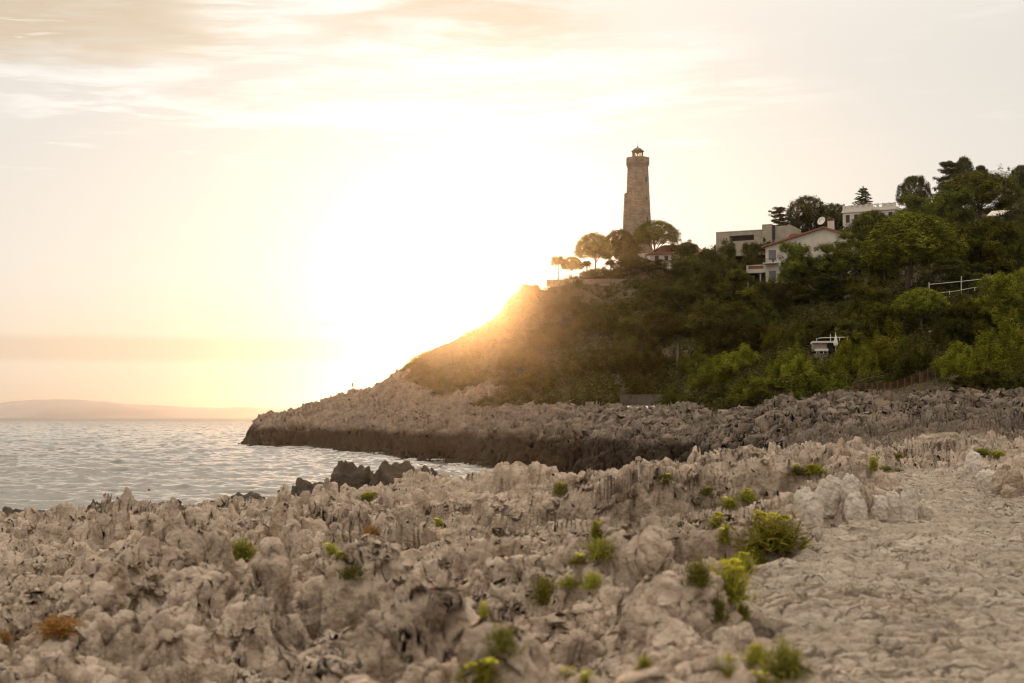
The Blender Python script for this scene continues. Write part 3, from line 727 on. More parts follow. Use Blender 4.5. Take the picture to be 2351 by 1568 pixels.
RD(1945, 484, 535, 36, 394, 'small dark tree touching the left end of the balustraded building', mk='leaf_dark')
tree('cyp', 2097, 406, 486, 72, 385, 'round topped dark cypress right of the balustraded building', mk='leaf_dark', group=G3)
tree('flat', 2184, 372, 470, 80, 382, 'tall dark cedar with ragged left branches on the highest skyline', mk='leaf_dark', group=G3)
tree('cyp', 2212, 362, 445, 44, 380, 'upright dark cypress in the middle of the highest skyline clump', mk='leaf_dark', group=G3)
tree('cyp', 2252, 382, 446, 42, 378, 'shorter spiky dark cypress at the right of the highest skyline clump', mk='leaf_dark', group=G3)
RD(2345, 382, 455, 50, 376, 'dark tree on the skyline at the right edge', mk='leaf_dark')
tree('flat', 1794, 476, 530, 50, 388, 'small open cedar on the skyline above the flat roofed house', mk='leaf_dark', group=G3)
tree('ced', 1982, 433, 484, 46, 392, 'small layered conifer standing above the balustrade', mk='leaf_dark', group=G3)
SH = lambda *a, **k: tree('shr', *a, group=G4, cat='shrub', **k)
SH(2038, 748, 862, 150, 172, 'large bright green bush right of the white parasol', mk='leaf_bright')
SH(1958, 775, 885, 110, 160, 'bright green bush covering the lower right corner of the terrace', mk='leaf_bright')
SH(2095, 778, 880, 110, 156, 'dark bush right of the large bright bush beside the rusty fence', mk='leaf_dark')
SH(1779, 742, 802, 64, 222, 'pointed yellow green bush, left one of the pair left of the terrace', mk='leaf_bright')
SH(1833, 736, 802, 64, 224, 'pointed olive bush, right one of the pair left of the terrace', mk='leaf_pine')
SH(1700, 795, 862, 120, 205, 'broad yellow green bush below the pointed pair', mk='leaf_bright')
SH(1636, 832, 895, 110, 210, 'yellow green bush above the right part of the coastal path wall', mk='leaf_bright')
SH(1820, 800, 882, 110, 190, 'yellow green bush at the left foot of the terrace', mk='leaf_bright')
SH(1885, 832, 905, 120, 168, 'olive bush below the terrace wall', mk='leaf_pine')
SH(1745, 850, 925, 140, 185, 'olive bush sprawling above the grey ridge rocks', mk='leaf_pine')
SH(1675, 880, 940, 100, 190, 'dark low bush at the right end of the coastal path wall', mk='leaf_dark')
SH(1805, 872, 935, 150, 166, 'dark green bush just behind the left crest of the ridge', mk='leaf_pine')
SH(1905, 872, 918, 110, 148, 'dark bush left of the rusty fence', mk='leaf_dark')
SH(2300, 735, 880, 175, 150, 'biggest yellow green bush at the right edge above the ridge', mk='leaf_bright')
SH(2215, 790, 905, 130, 144, 'green bush at the right end of the rusty fence', mk='leaf_bright')
SH(2330, 830, 925, 130, 132, 'dark bush in the right corner above the ridge rocks', mk='leaf_dark')
SH(2250, 850, 925, 140, 130, 'dark purple brown bush with bare twigs above the right ridge', mk='leaf_dark')
SH(2185, 720, 800, 90, 192, 'dark shrub on the slope below the tall railing post', mk='leaf_dark')
SH(2260, 720, 790, 90, 186, 'green shrub on the dark slope behind the biggest bush', mk='leaf_pine')
SH(1552, 892, 946, 62, 208, 'round shrub standing alone in front of the coastal path wall', mk='leaf_pine')
SH(1612, 932, 962, 90, 186, 'low dark cushion shrub on the grey rocks below the coastal path', mk='leaf_dark')
SH(1440, 912, 944, 90, 226, 'brown low shrub at the left end of the coastal path wall', mk='leaf_scrub')
SH(1380, 905, 944, 80, 240, 'brown shrub on the rocks left of the coastal path', mk='leaf_scrub')
SH(1500, 850, 905, 110, 248, 'olive shrub below the bare forked pine, left side', mk='leaf_scrub')
SH(1600, 800, 860, 90, 250, 'olive shrub right of the bare forked trunk', mk='leaf_pine')
SH(2105, 715, 752, 80, 222, 'dark shrub behind the trunk of the spreading umbrella pine', mk='leaf_dark')
SH(1985, 730, 800, 100, 228, 'dark shrub behind the white parasol', mk='leaf_dark')
SH(1868, 752, 800, 110, 246, 'dark shrub under the two pale pine trunks', mk='leaf_dark')
SH(1740, 690, 760, 120, 284, 'dark shrub under the pine below the villa terrace', mk='leaf_dark')
SH(1390, 612, 645, 110, 412, 'dark scrub mound under the tall pines by the lighthouse', mk='leaf_dark')
SH(1480, 590, 625, 110, 412, 'dark shrub mound at the lighthouse foot above the low stone wall', mk='leaf_dark')

SH(1370, 695, 765, 120, 356, 'sunlit brown bush in the glow below the retaining wall', mk='leaf_scrub')
SH(1310, 685, 735, 110, 384, 'sunlit bush near the cliff edge in the brightest glow', mk='leaf_scrub')
SH(1425, 780, 850, 130, 300, 'wide brown bush on the slope left of the bare forked pine', mk='leaf_scrub')
SH(1340, 800, 865, 120, 312, 'brown bush above the pale slab in the glow', mk='leaf_scrub')
SH(1485, 800, 870, 110, 282, 'olive bush touching the left side of the bare forked pine', mk='leaf_scrub')
SH(1265, 745, 805, 110, 360, 'orange lit bush on the steep left slope', mk='leaf_scrub')
SH(1200, 790, 850, 110, 350, 'orange lit bush lower down on the steep left slope', mk='leaf_scrub')
SH(1230, 850, 900, 110, 305, 'low scrub bush at the foot of the steep left slope', mk='leaf_scrub')
# palms
def palm_mesh(seed, n=44):
    rng = random.Random(seed); b = MB()
    for k in range(n):
        a = 6.283 * k / n + rng.uniform(-.15, .15); el = rng.uniform(-.35, 1.2); L = rng.uniform(.8, 1.05); tw_ = rng.uniform(-1.2, 1.2)
        prev = []
        for j in range(6):
            q = j / 5; r = L * q * math.cos(el); z = L * q * math.sin(el) - .55 * q * q * L
            w = .30 * math.sin(math.pi * min(q + .12, 1)) + .02
            c = Vector((r * math.cos(a), r * math.sin(a), z)); sd = (Vector((-math.sin(a), math.cos(a), 0)) * math.cos(tw_) + Vector((0, 0, 1)) * math.sin(tw_)) * w * 1.3
            prev.append((c - sd + Vector((0, 0, -.05 * q)), c, c + sd + Vector((0, 0, -.05 * q))))
        for j in range(5):
            for s2 in (0, 1):
                # split blades so the frond reads as leaflets
                p0, p1 = prev[j][1], prev[j + 1][1]; e = prev[j + 1][0 if s2 == 0 else 2]; e2 = prev[j][0 if s2 == 0 else 2]
                b.add([p0, p0.lerp(p1, .5), e], [(0, 1, 2)]); b.add([p0.lerp(p1, .5), p1, e.lerp(prev[min(j + 2, 5)][0 if s2 == 0 else 2], .6)], [(0, 1, 2)])
    return b.mesh('fronds', M['leaf_pine'])
PALM = palm_mesh(1)
attr(PALM, 'tint', np.random.default_rng(2).random(len(PALM.vertices)) * .4)
def palm(x, ytop, yc, r, Y, label):
    c = at(x, yc, Y); g = gz(c.x, Y) - .2; s_ = Y / F
    e = empty('palm_tree', (c.x, Y, min(g, c.z - 1)), label, 'palm', 'palms by the lighthouse'); h = c.z - e.location.z
    f = link('fronds', PALM, None, e); f.location = (0, 0, h); f.scale = (r * s_,) * 3; f.rotation_euler = (0, 0, x)
    b = MB(); b.tube([(0, 0, 0), (.1, 0, h * .4), (.05, 0, h * .8), (0, 0, h)], [.28, .2, .2, .26], 8); b.build('trunk', M['bark'], e, True)
palm(1281, 582, 600, 31, 408, 'slender palm standing alone at the left end of the terrace')
palm(1577, 552, 566, 25, 405, 'palm in front of the tiled roof of the keeper house')
palm(1347, 596, 606, 19, 409, 'short palm among the trunks under the leftmost tall pine')
palm(1402, 594, 604, 19, 410, 'short palm under the pine in front of the lighthouse')
# agave flower stalk on the ridge
c = crest(1010); g = c.z
e = empty('agave', (c.x, c.y, g - .1), 'agave flower stalk with branched top on the sloping skyline', 'agave')
hh = 25 * c.y / F
b = MB(); b.tube([(0, 0, 0), (.03, 0, hh * .5), (0, 0, hh)], [.17, .14, .09], 6); b.build('stalk', M['bark'], e)
b = MB(); rnd = random.Random(5)
for k in range(14):
    a = rnd.uniform(0, 6.28); z = hh * rnd.uniform(.55, 1); L = rnd.uniform(.25, .55)
    b.tube([(0, 0, z), (L * math.cos(a), L * math.sin(a), z + .12)], [.03, .02], 4); b.lathe([(.02, z + .08), (.12, z + .14), (.10, z + .24), (.02, z + .28)], 6, L * math.cos(a), L * math.sin(a))
b.build('flower_cluster', M['bark'], e)
b = MB()
for k in range(14):
    a = 6.28 * k / 14; b.tube([(0, 0, 0), (.3 * math.cos(a), .3 * math.sin(a), .35), (.6 * math.cos(a), .6 * math.sin(a), .5)], [.07, .06, .01], 4)
b.build('leaf_rosette', M['bark'], e)

# undergrowth that covers the slope between the trees
rng = np.random.default_rng(77)
nC = 8000
tt = rng.uniform(-0.10, 0.42, nC * 6); yy = 152 * (440 / 152) ** rng.random(nC * 6)
xx = tt * yy; zz = base_z(tt, yy); vg = veg_mask(xx, yy, zz)
k = (vg > 0.55) & (zz > 6.5); tt, yy, xx = tt[k][:nC], yy[k][:nC], xx[k][:nC]
ci = np.clip(np.round((tt - TC[0]) / (TC[1] - TC[0])).astype(int), 0, len(TC) - 1); gzv = np.array([Zf[min(np.searchsorted(rows_f[:, c_], y_), nf - 1), c_] for c_, y_ in zip(ci, yy)])
upx = px_of(xx, yy, gzv)[0]; k = ~((upx > 985) & (upx < 1058) & (yy > 340)); xx, yy, gzv = xx[k], yy[k], gzv[k]   # bare rock under the agave
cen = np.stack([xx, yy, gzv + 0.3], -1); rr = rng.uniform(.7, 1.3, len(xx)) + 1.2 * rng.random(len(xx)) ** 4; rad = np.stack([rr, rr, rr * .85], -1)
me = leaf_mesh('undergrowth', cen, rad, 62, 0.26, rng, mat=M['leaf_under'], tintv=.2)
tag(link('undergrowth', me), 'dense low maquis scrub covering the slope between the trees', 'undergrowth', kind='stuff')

# ---------------------------------------------------------------- buildings
def frame(x, y, Y, name, label, cat, yaw=0.0, group=None):
    return empty(name, at(x, y, Y), label, cat, group, R(yaw)), Y / F
# lighthouse
YL = 430.0; s_ = YL / F
base = at(1465.5, 640, YL); LH = empty('lighthouse', base, 'tall tapering stone lighthouse with green copper dome on the headland', 'lighthouse')
zl = lambda y: at(1465.5, y, YL).z - base.z
k8 = 1 / math.cos(math.pi / 8)
b = MB(); b.lathe([(34.5 * s_ * k8, zl(640)), (29 * s_ * k8, zl(519)), (25.8 * s_ * k8, zl(446)), (23.2 * s_ * k8, zl(384))], 8, ph=.5); b.build('tower', M['tower'], LH)
b = MB(); b.prism([(-37 * s_, zl(640)), (-18 * s_, zl(640)), (-18 * s_, zl(445)), (-31 * s_, zl(445)), (-35 * s_, zl(530))], -1.6, 1.6); b.build('stair_shaft', M['tower'], LH)
b = MB(); b.lathe([(23.6 * s_ * k8, zl(384.2)), (26 * s_ * k8, zl(376)), (26 * s_ * k8, zl(374))], 8, ph=.5)
for k in range(32):
    a = 2 * math.pi * k / 32; r = 24.7 * s_; 
    b.box(r * math.cos(a) - .22, r * math.cos(a) + .22, r * math.sin(a) - .22, r * math.sin(a) + .22, zl(379.5), zl(374.5))
b.build('corbel_ring', M['tower'], LH)
b = MB(); ro, ri_ = 25.8 * s_ * k8, 23.8 * s_ * k8
oct_ = lambda r, z: [(r * math.cos(2 * math.pi * (k + .5) / 8), r * math.sin(2 * math.pi * (k + .5) / 8), z) for k in range(8)]
b.loft([oct_(ri_, zl(373.6)), oct_(ro, zl(373.6)), oct_(ro, zl(363)), oct_(ri_, zl(363)), oct_(ri_, zl(373.6))], cap=False); b.build('gallery_parapet', M['tower'], LH)
b = MB(); b.lathe([(23.7 * s_ * k8, zl(373.4)), (23.7 * s_ * k8, zl(371))], 8, ph=.5); b.build('gallery_floor', M['stone_wall'], LH)
b = MB(); b.lathe([(12.5 * s_, zl(370.9)), (12.5 * s_, zl(364))], 20); b.build('lantern_base', M['white_wall'], LH)
b = MB(); n = 20
for k in range(n): a0, a1 = 2 * math.pi * k / n, 2 * math.pi * (k + 1) / n; r = 12.2 * s_; b.add([(r * math.cos(a0), r * math.sin(a0), zl(363.8)), (r * math.cos(a1), r * math.sin(a1), zl(363.8)), (r * math.cos(a1), r * math.sin(a1), zl(349)), (r * math.cos(a0), r * math.sin(a0), zl(349))], [(0, 1, 2, 3)])
b.build('lantern_glazing', M['glass'], LH)
b = MB()
for k in range(10): a = 2 * math.pi * (k + .3) / 10; r = 12.6 * s_; b.tube([(r * math.cos(a), r * math.sin(a), zl(364)), (r * math.cos(a), r * math.sin(a), zl(348.5))], .075, 5)
b.build('glazing_bar', M['copper_dark'], LH)
b = MB(); b.lathe([(.4, zl(364)), (.5, zl(361)), (.75, zl(358)), (.75, zl(354)), (.45, zl(352)), (.1, zl(351.5))], 12); b.build('lamp', M['glass'], LH, True)
b = MB(); b.lathe([(13 * s_, zl(349)), (14.6 * s_, zl(348.6)), (14.6 * s_, zl(346.6)), (11 * s_, zl(345))], 20); b.build('cornice', M['copper_dark'], LH)
b = MB(); b.lathe([(11.5 * s_, zl(345.2)), (9.8 * s_, zl(342.6)), (7 * s_, zl(340.4)), (2.2 * s_, zl(338.6)), (1.6 * s_, zl(337.6)), (1.9 * s_, zl(336.4)), (.8 * s_, zl(335.2))], 20); b.build('dome', M['copper'], LH, True)
b = MB(); b.tube([(0, 0, zl(336)), (0, 0, zl(326))], [.05, .02], 5); b.build('lightning_rod', M['copper_dark'], LH)
for sx in (-1, 1):
    b = MB(); b.tube([(sx * 15.8 * s_, -1.2, zl(372)), (sx * 15.8 * s_, -1.2, zl(361.5))], .08, 5); b.build('railing_post', M['trim'], LH)
for y0, y1, xr in ((409, 422, 19.6), (455, 462, 20.5), (501, 512, 21.5)):
    b = MB(); yy_ = -math.sqrt(1) * (0); ym = (y0 + y1) / 2; rad_ = np.interp(ym, [384, 446, 519, 640], [23.2, 25.8, 29, 34.5]) * s_ * k8
    # on the face that looks right of the viewer
    a = -math.pi / 4; n_ = Vector((math.cos(a), math.sin(a), 0)); tdir = Vector((-math.sin(a), math.cos(a), 0)); c = n_ * (rad_ / k8 + .0)
    q = [c + tdir * u + n_ * w + Vector((0, 0, z)) for u in (-.28, .28) for w in (-.25, .06) for z in (zl(y1), zl(y0))]
    b.add(q, [(0, 1, 3, 2), (4, 6, 7, 5), (0, 4, 5, 1), (2, 3, 7, 6), (0, 2, 6, 4), (1, 5, 7, 3)]); b.build('window', M['opening'], LH)
b = MB(); b.lathe([(62 * s_, zl(640)), (60 * s_, zl(606)), (36 * s_, zl(588)), (30 * s_, zl(575))], 8, ph=.5); b.build('flared_base', M['white_wall'], LH)

def window(parent, x0, x1, z0, z1, y, frame_m='trim', pane_m='opening', sh=None):
    b = MB(); t_ = .08
    b.box(x0 - t_, x1 + t_, y - .06, y + .05, z1, z1 + t_).box(x0 - t_, x1 + t_, y - .09, y + .05, z0 - t_, z0).box(x0 - t_, x0, y - .06, y + .05, z0, z1).box(x1, x1 + t_, y - .06, y + .05, z0, z1)
    f = b.build('window', M[frame_m], parent)
    b = MB(); b.box(x0, x1, y - .012, y + .04, z0, z1); b.build('pane', M[pane_m], f)
    if sh:
        w = (x1 - x0) * .45
        for a in ((x0 - w - t_, x0 - t_ - .02), (x1 + t_ + .02, x1 + w + t_)):
            b = MB(); b.box(a[0], a[1], y - .08, y - .02, z0, z1)
            for k in range(8): zz_ = z0 + (z1 - z0) * (k + .5) / 8; b.box(a[0] + .05, a[1] - .05, y - .11, y - .08, zz_ - .04, zz_ + .04)
            b.build('shutter', M[sh], f)
    return f
# keeper house beside the lighthouse
e, s_ = frame(1560, 625, 418, 'keeper_house', 'low white house with hipped red tile roof beside the lighthouse', 'house', -16)
z = lambda y, yb=625, S=s_: (yb - y) * S
b = MB(); b.box(-62 * s_, 62 * s_, -5, 5, z(640), z(585)); b.build('wall', M['white_wall'], e)
b = MB(); b.box(-38 * s_, -5 * s_, -7.2, -5.01, z(645), z(606)); b.build('annex_wall', M['white_wall'], e)
b = MB(); x1 = 66 * s_; r1 = 36 * s_
b.add([(-x1, -5.6, z(585)), (x1, -5.6, z(585)), (x1, 5.6, z(585)), (-x1, 5.6, z(585)), (-r1, 0, z(561)), (r1, 0, z(561)), (-x1, -5.6, z(587)), (x1, -5.6, z(587)), (x1, 5.6, z(587)), (-x1, 5.6, z(587))],
      [(0, 1, 5, 4), (1, 2, 5), (2, 3, 4, 5), (3, 0, 4), (6, 9, 8, 7), (0, 6, 7, 1), (1, 7, 8, 2), (2, 8, 9, 3), (3, 9, 6, 0)])
rf = b.build('roof', M['tile'], e)
b = MB(); b.box(20 * s_, 28 * s_, -.6, .6, z(564), z(553)).lathe([(.62, z(553)), (.8, z(551.5)), (.3, z(549))], 8, 24 * s_); b.build('chimney', M['white_wall'], rf)
b = MB(); b.box(-62 * s_, -6 * s_, -6.6, -5.02, z(604), z(602)); b.build('awning', M['brick'], e)
for x0 in (-50, -28, 8, 34): window(e, x0 * s_, (x0 + 9) * s_, z(601), z(590), -5.0)
# flat roofed modern house
e, s_ = frame(1718, 575, 375, 'flat_roofed_house', 'grey flat roofed modern house with long dark window band', 'house', -26)
z = lambda y, yb=575, S=s_: (yb - y) * S
b = MB(); L = 66 * s_
# front with a recessed opening: four pieces round it
b.box(-L, -34 * s_, -4, 5, z(590), z(534)).box(24 * s_, L, -4, 5, z(590), z(534)).box(-34 * s_, 24 * s_, -4, 5, z(543.5), z(534)).box(-34 * s_, 24 * s_, -4, 5, z(590), z(556)).box(-34 * s_, 24 * s_, -1.5, 5, z(556), z(543.5))
b.build('wall', M['grey_wall'], e)
b = MB(); b.box(-34 * s_, 24 * s_, -1.62, -1.51, z(556), z(543.5)); b.build('window', M['opening'], e)
b = MB(); b.box(46 * s_, 68 * s_, -5.2, -4.02, z(592), z(523)); b.build('tower_block', M['grey_wall'], e)
b = MB(); b.box(69 * s_, 110 * s_, -4, 6, z(590), z(527)); b.build('side_wing', M['grey_wall'], e)
b = MB(); b.box(68.2 * s_, 73 * s_, -4.6, -4.05, z(556), z(525)); b.build('recess', M['opening'], e)
b = MB(); b.box(-L - .1, L + .1, -4.1, 5.1, z(534), z(532.6)); b.build('roof_edge', M['white_wall'], e)
# villa with gable
YV = 312
e, s_ = frame(1758, 650, YV, 'villa', 'white villa with red tiled gable roof, satellite dish and blue grey shutters', 'house', -24)
z = lambda y, yb=650, S=s_: (yb - y) * S
ux = lambda px: (px - 1758) * s_ / math.cos(R(24))
b = MB(); b.prism([(0, z(690)), (ux(1928), z(690)), (ux(1928), z(549)), (ux(1882), z(530)), (0, z(567))], 0, 9); b.build('wall', M['white_wall'], e)
b = MB(); ov = -.7
def slab(x0, z0, x1, z1, th): 
    b.prism([(x0, z0), (x1, z1), (x1, z1 + th), (x0, z0 + th)], ov, 9.6)
slab(ux(1751), z(568.6), ux(1882), z(529.9), .35); slab(ux(1882) + .001, z(529.9), ux(1934), z(551.4), .35)
rf = b.build('roof', M['tile'], e)
b = MB(); b.box(ux(1885), ux(1897), 2.0, 3.2, z(532), z(511)); ch = b.build('chimney', M['white_wall'], rf)
b = MB(); b.box(ux(1884), ux(1898), 1.85, 3.35, z(511) + .35, z(507) + .1).box(ux(1885), ux(1887), 2, 3.2, z(511), z(511) + .35).box(ux(1895), ux(1897), 2, 3.2, z(511), z(511) + .35).box(ux(1890), ux(1892), 2, 3.2, z(511), z(511) + .35); b.build('chimney_cap', M['tile'], ch)
b = MB(); c0 = Vector((ux(1876), .6, z(513)))
axs = Vector((-.35, -.85, .35)).normalized(); uu = axs.cross(Vector((0, 0, 1))).normalized(); vv = axs.cross(uu)
rings = []
for rr_, dd in ((.02, .0), (.45, .05), (.75, .14), (.95, .26), (.97, .20), (.75, .08), (.4, -.02), (.02, -.06)):
    rings.append([c0 + axs * dd + (uu * math.cos(a) + vv * math.sin(a)) * rr_ for a in [6.2832 * k / 20 for k in range(20)]])
b.loft(rings); dsh = b.build('satellite_dish', M['trim'], e, True)
b = MB(); b.tube([c0 - axs * .05, c0 + Vector((.3, .6, -1.2))], .05, 6); b.tube([c0 + vv * .9 + axs * .2, c0 + axs * 1.0], .025, 5); b.build('bracket', M['copper_dark'], dsh)
# rear wing gable
b = MB(); b.prism([(ux(1766), z(600)), (ux(1858), z(600)), (ux(1858), z(534)), (ux(1795), z(530)), (ux(1766), z(559))], 9.01, 16); b.build('rear_wing_wall', M['white_wall'], e)
b = MB()
def slab2(x0, z0, x1, z1): b.prism([(x0, z0), (x1, z1), (x1, z1 + .35), (x0, z0 + .35)], 8.6, 16.5)
slab2(ux(1762), z(563), ux(1795), z(529.8)); slab2(ux(1795) + .001, z(529.8), ux(1865), z(534.5)); b.build('rear_wing_roof', M['tile'], e)
# windows, balcony, terrace
window(e, ux(1765), ux(1781), z(597), z(574), 0, sh=None, pane_m='shutter')
window(e, ux(1765), ux(1780), z(648), z(622), 0, pane_m='shutter')
for (xa, ya, yb_) in ((1765, 597, 574), (1765, 648, 622)):
    for q in (0, 8.3):
        b = MB(); b.box(ux(xa + q), ux(xa + q + 7), -.14, -.07, z(ya), z(yb_))
        for k in range(9): zz_ = z(ya) + (z(yb_) - z(ya)) * (k + .5) / 9; b.box(ux(xa + q + .8), ux(xa + q + 6.2), -.17, -.14, zz_ - .05, zz_ + .05)
        b.build('shutter', M['shutter'], e)
b = MB(); b.box(ux(1755), ux(1786), -1.3, -.02, z(606), z(604)); b.build('balcony_slab', M['trim'], e)
b = MB(); b.tube([(ux(1756), -1.25, z(595)), (ux(1785), -1.25, z(595))], .03, 5)
for k in range(17): xx_ = ux(1756) + (ux(1785) - ux(1756)) * k / 16; b.tube([(xx_, -1.25, z(604)), (xx_, -1.25, z(595))], .018, 4)
b.build('balcony_railing', M['copper_dark'], e)
for q in (1758, 1776):
    pt = e.matrix_world
    me_ = MB().lathe([(.12, 0), (.2, .3), (.22, .34), (.16, .34)], 10)
    wp = Matrix.Translation(e.location) @ Matrix.Rotation(R(-24), 4, 'Z') @ Vector((ux(q), -1.32 - .3, z(604)))
    wp = Matrix.Translation(e.location) @ Matrix.Rotation(R(-24), 4, 'Z') @ Vector((ux(q), -.8, z(604) + .01))
    pe = empty('flower_pot', wp, 'dark flower pot at the %s end of the villa balcony' % ('left' if q == 1758 else 'right'), 'flower pot', 'pots on the villa balcony')
    me_.build('pot', M['terracotta'], pe, True)
    lm = leaf_mesh('plant', [(0, 0, .5)], [(.25, .25, .25)], 60, .1, np.random.default_rng(q), mat=M['leaf_dark']); link('plant', lm, None, pe)
# terrace wing to the left, receding
tw = MB(); tx0 = -(1758 - 1716) * s_ / math.cos(R(24))
tw.box(tx0, -.01, .2, 6, z(625), z(616)); tw.box(tx0, -.01, .2, .5, z(608.5), z(606.5)); tw.box(tx0, tx0 + .5, .2, .5, z(616), z(608.5)); tw.box(-.5, -.01, .2, .5, z(616), z(608.5)); tw.build('terrace', M['trim'], e)
b = MB(); b.box(tx0 + .5, -.5, .26, .44, z(616), z(608.5)); b.build('parapet_panel', M['brick'], e)
for q in (-1.3, tx0 + .3): b = MB(); b.tube([(q, .5, z(660)), (q, .5, z(625))], .16, 8); b.build('terrace_column', M['trim'], e)
b = MB(); b.box(tx0, -.02, 5.5, 6, z(690), z(625)); b.build('terrace_back_wall', M['stone_wall'], e)
b = MB(); b.box(ux(1751), ux(1758) - .05, .3, 4, z(582), z(579)); b.prism([(ux(1750), z(579)), (ux(1758) - .05, z(571)), (ux(1758) - .05, z(572.5)), (ux(1750), z(580.5))], .2, 4.2); b.build('porch_roof', M['tile'], e)
# balustraded building
e, s_ = frame(2005, 520, 380, 'balustraded_building', 'white flat roofed building with stone balustrade on the skyline', 'building', -30)
z = lambda y, yb=520, S=s_: (yb - y) * S
L = 53 * s_ / math.cos(R(30))
b = MB(); b.box(-L, L, -4, 6, z(545), z(489)); b.build('wall', M['white_wall'], e)
b = MB(); b.box(-L - .3, L + .3, -4.3, 6.3, z(489), z(486)).box(-L - .15, L + .15, -4.15, 6.15, z(486), z(481.5)); b.build('cornice', M['trim'], e)
b = MB(); yb0, yb1 = -3.9, -3.5
b.box(-L, L, yb0, yb1, z(474.5), z(473)).box(-L, L, yb0, yb1, z(481.5), z(480.4))
n = 9
for k in range(n + 1):
    xx_ = -L + .3 + (2 * L - .6) * k / n; b.box(xx_ - .3, xx_ + .3, yb0 - .06, yb1 + .06, z(480.4), z(472))
for k in range(n):
    if k in (5, 6): continue
    for j in range(7):
        xx_ = -L + .3 + (2 * L - .6) * (k + (j + 1) / 8) / n; b.lathe([(.07, z(480.4)), (.15, z(478.4)), (.07, z(476)), (.1, z(474.5))], 6, xx_, (yb0 + yb1) / 2)
b.build('balustrade', M['trim'], e)
for xx_ in (-L + .3,): b = MB(); b.lathe([(.12, z(472)), (.3, z(470.5)), (.28, z(468.5)), (.38, z(468)), (.1, z(467.5))], 10, xx_, (yb0 + yb1) / 2); b.build('urn', M['trim'], e, True)
for k in range(6): xx_ = -L + 2 * L * (k + .6) / 6.2; window(e, xx_ - .55, xx_ + .55, z(512), z(494), -4.0)
# house with the grey white roof on the right
e, s_ = frame(2305, 510, 345, 'grey_roofed_house', 'pale house with low grey white roof and square chimney among the right hand trees', 'house', -18)
z = lambda y, yb=510, S=s_: (yb - y) * S
b = MB(); b.box(-36 * s_, 36 * s_, -4, 5, z(535), z(498)); b.build('wall', M['white_wall'], e)
b = MB(); b.add([(-38 * s_, -4.6, z(499)), (38 * s_, -4.6, z(499)), (38 * s_, 5.6, z(499)), (-38 * s_, 5.6, z(499)), (-26 * s_, .5, z(482)), (30 * s_, .5, z(482)), (-38 * s_, -4.6, z(501)), (38 * s_, -4.6, z(501)), (38 * s_, 5.6, z(501)), (-38 * s_, 5.6, z(501))],
      [(0, 1, 5, 4), (1, 2, 5), (2, 3, 4, 5), (3, 0, 4), (6, 9, 8, 7), (0, 6, 7, 1), (1, 7, 8, 2), (2, 8, 9, 3), (3, 9, 6, 0)]); rf = b.build('roof', M['white_wall'], e)
b = MB(); b.box(18 * s_, 27 * s_, -1.5, -.5, z(495), z(476)); b.build('chimney', M['trim'], rf)
window(e, -22 * s_, -14 * s_, z(520), z(505), -4); window(e, 2 * s_, 10 * s_, z(520), z(505), -4)
e, s_ = frame(2350, 465, 372, 'white_house', 'white house with pitched white gable cut by the right edge', 'house', -10)
z = lambda y, yb=465, S=s_: (yb - y) * S
b = MB(); b.prism([(-18 * s_, z(490)), (60 * s_, z(490)), (60 * s_, z(455)), (22 * s_, z(438)), (-18 * s_, z(456))], 0, 8); b.build('wall', M['trim'], e)
b = MB(); b.prism([(-21 * s_, z(457.5)), (22 * s_, z(438)), (22 * s_, z(436.4)), (-21 * s_, z(455.9))], -.4, 8.4); b.prism([(22.01 * s_, z(438)), (63 * s_, z(456.5)), (63 * s_, z(455)), (22.01 * s_, z(436.4))], -.4, 8.4); b.build('roof', M['white_wall'], e)
# little stone hut
YR = slope_Y(2207, 680) or 225
e, s_ = frame(2266, 665, YR + 3, 'stone_hut', 'little pale stone hut with a dark doorway behind the white railing', 'hut', -20)
z = lambda y, yb=665, S=s_: (yb - y) * S
b = MB(); w = 14 * s_
b.prism([(-w, z(672)), (w * .0, z(672)), (w * .0, z(646)), (w * .78, z(646)), (w * .78, z(672)), (w, z(672)), (w, z(638)), (w * .5, z(630)), (-w, z(634))], 0, 2.5); b.build('wall', M['stone_wall'], e)
b = MB(); b.box(.02, w * .76, .5, .6, z(672), z(646.2)); b.build('doorway', M['opening'], e)
b = MB(); b.prism([(-w * 1.1, z(633.5)), (w * .5, z(629.6)), (w * 1.12, z(638.6)), (w * 1.12, z(637)), (w * .5, z(628)), (-w * 1.1, z(632))], -.2, 2.7); b.build('roof', M['stone_wall'], e)
# terrace building lower down
e, s_ = frame(1893, 830, 196, 'terrace_block', 'small pale concrete terrace block with white railings below the villa', 'terrace', -8)
z = lambda y, yb=830, S=s_: (yb - y) * S
b = MB(); b.box(-26 * s_, 6 * s_, 0, 3, z(806), z(787)); b.build('wall', M['stone_wall'], e)
b = MB(); b.box(-27 * s_, 24 * s_, -.3, 4, z(786.9), z(783)); b.build('deck_slab', M['trim'], e)
b = MB(); b.box(6.1 * s_, 22 * s_, 1.2, 1.4, z(806), z(787)); b.build('recess', M['opening'], e)
b = MB(); b.box(-22 * s_, 8 * s_, -.8, 3.2, z(806), z(801)); b.build('lower_slab', M['trim'], e)
b = MB(); b.box(-22 * s_, 5 * s_, 1.5, 3, z(816), z(806.1)); b.build('lower_recess', M['opening'], e)
b = MB(); b.box(-22 * s_, 8 * s_, -.9, 3.2, z(845), z(812)); b.build('lower_wall', M['stone_wall'], e)
for q in (-18, -13, -3, 5): b = MB(); b.box((q - .7) * s_, (q + .7) * s_, -.85, -.7, z(812), z(806)); b.build('pillar', M['trim'], e)
b = MB(); b.tube([(-14 * s_, -.2, z(777)), (-10 * s_, -.2, z(776)), (0, -.2, z(775.5)), (50 * s_, -.2, z(774.5))], .05, 5); b.build('top_rail', M['trim'], e)
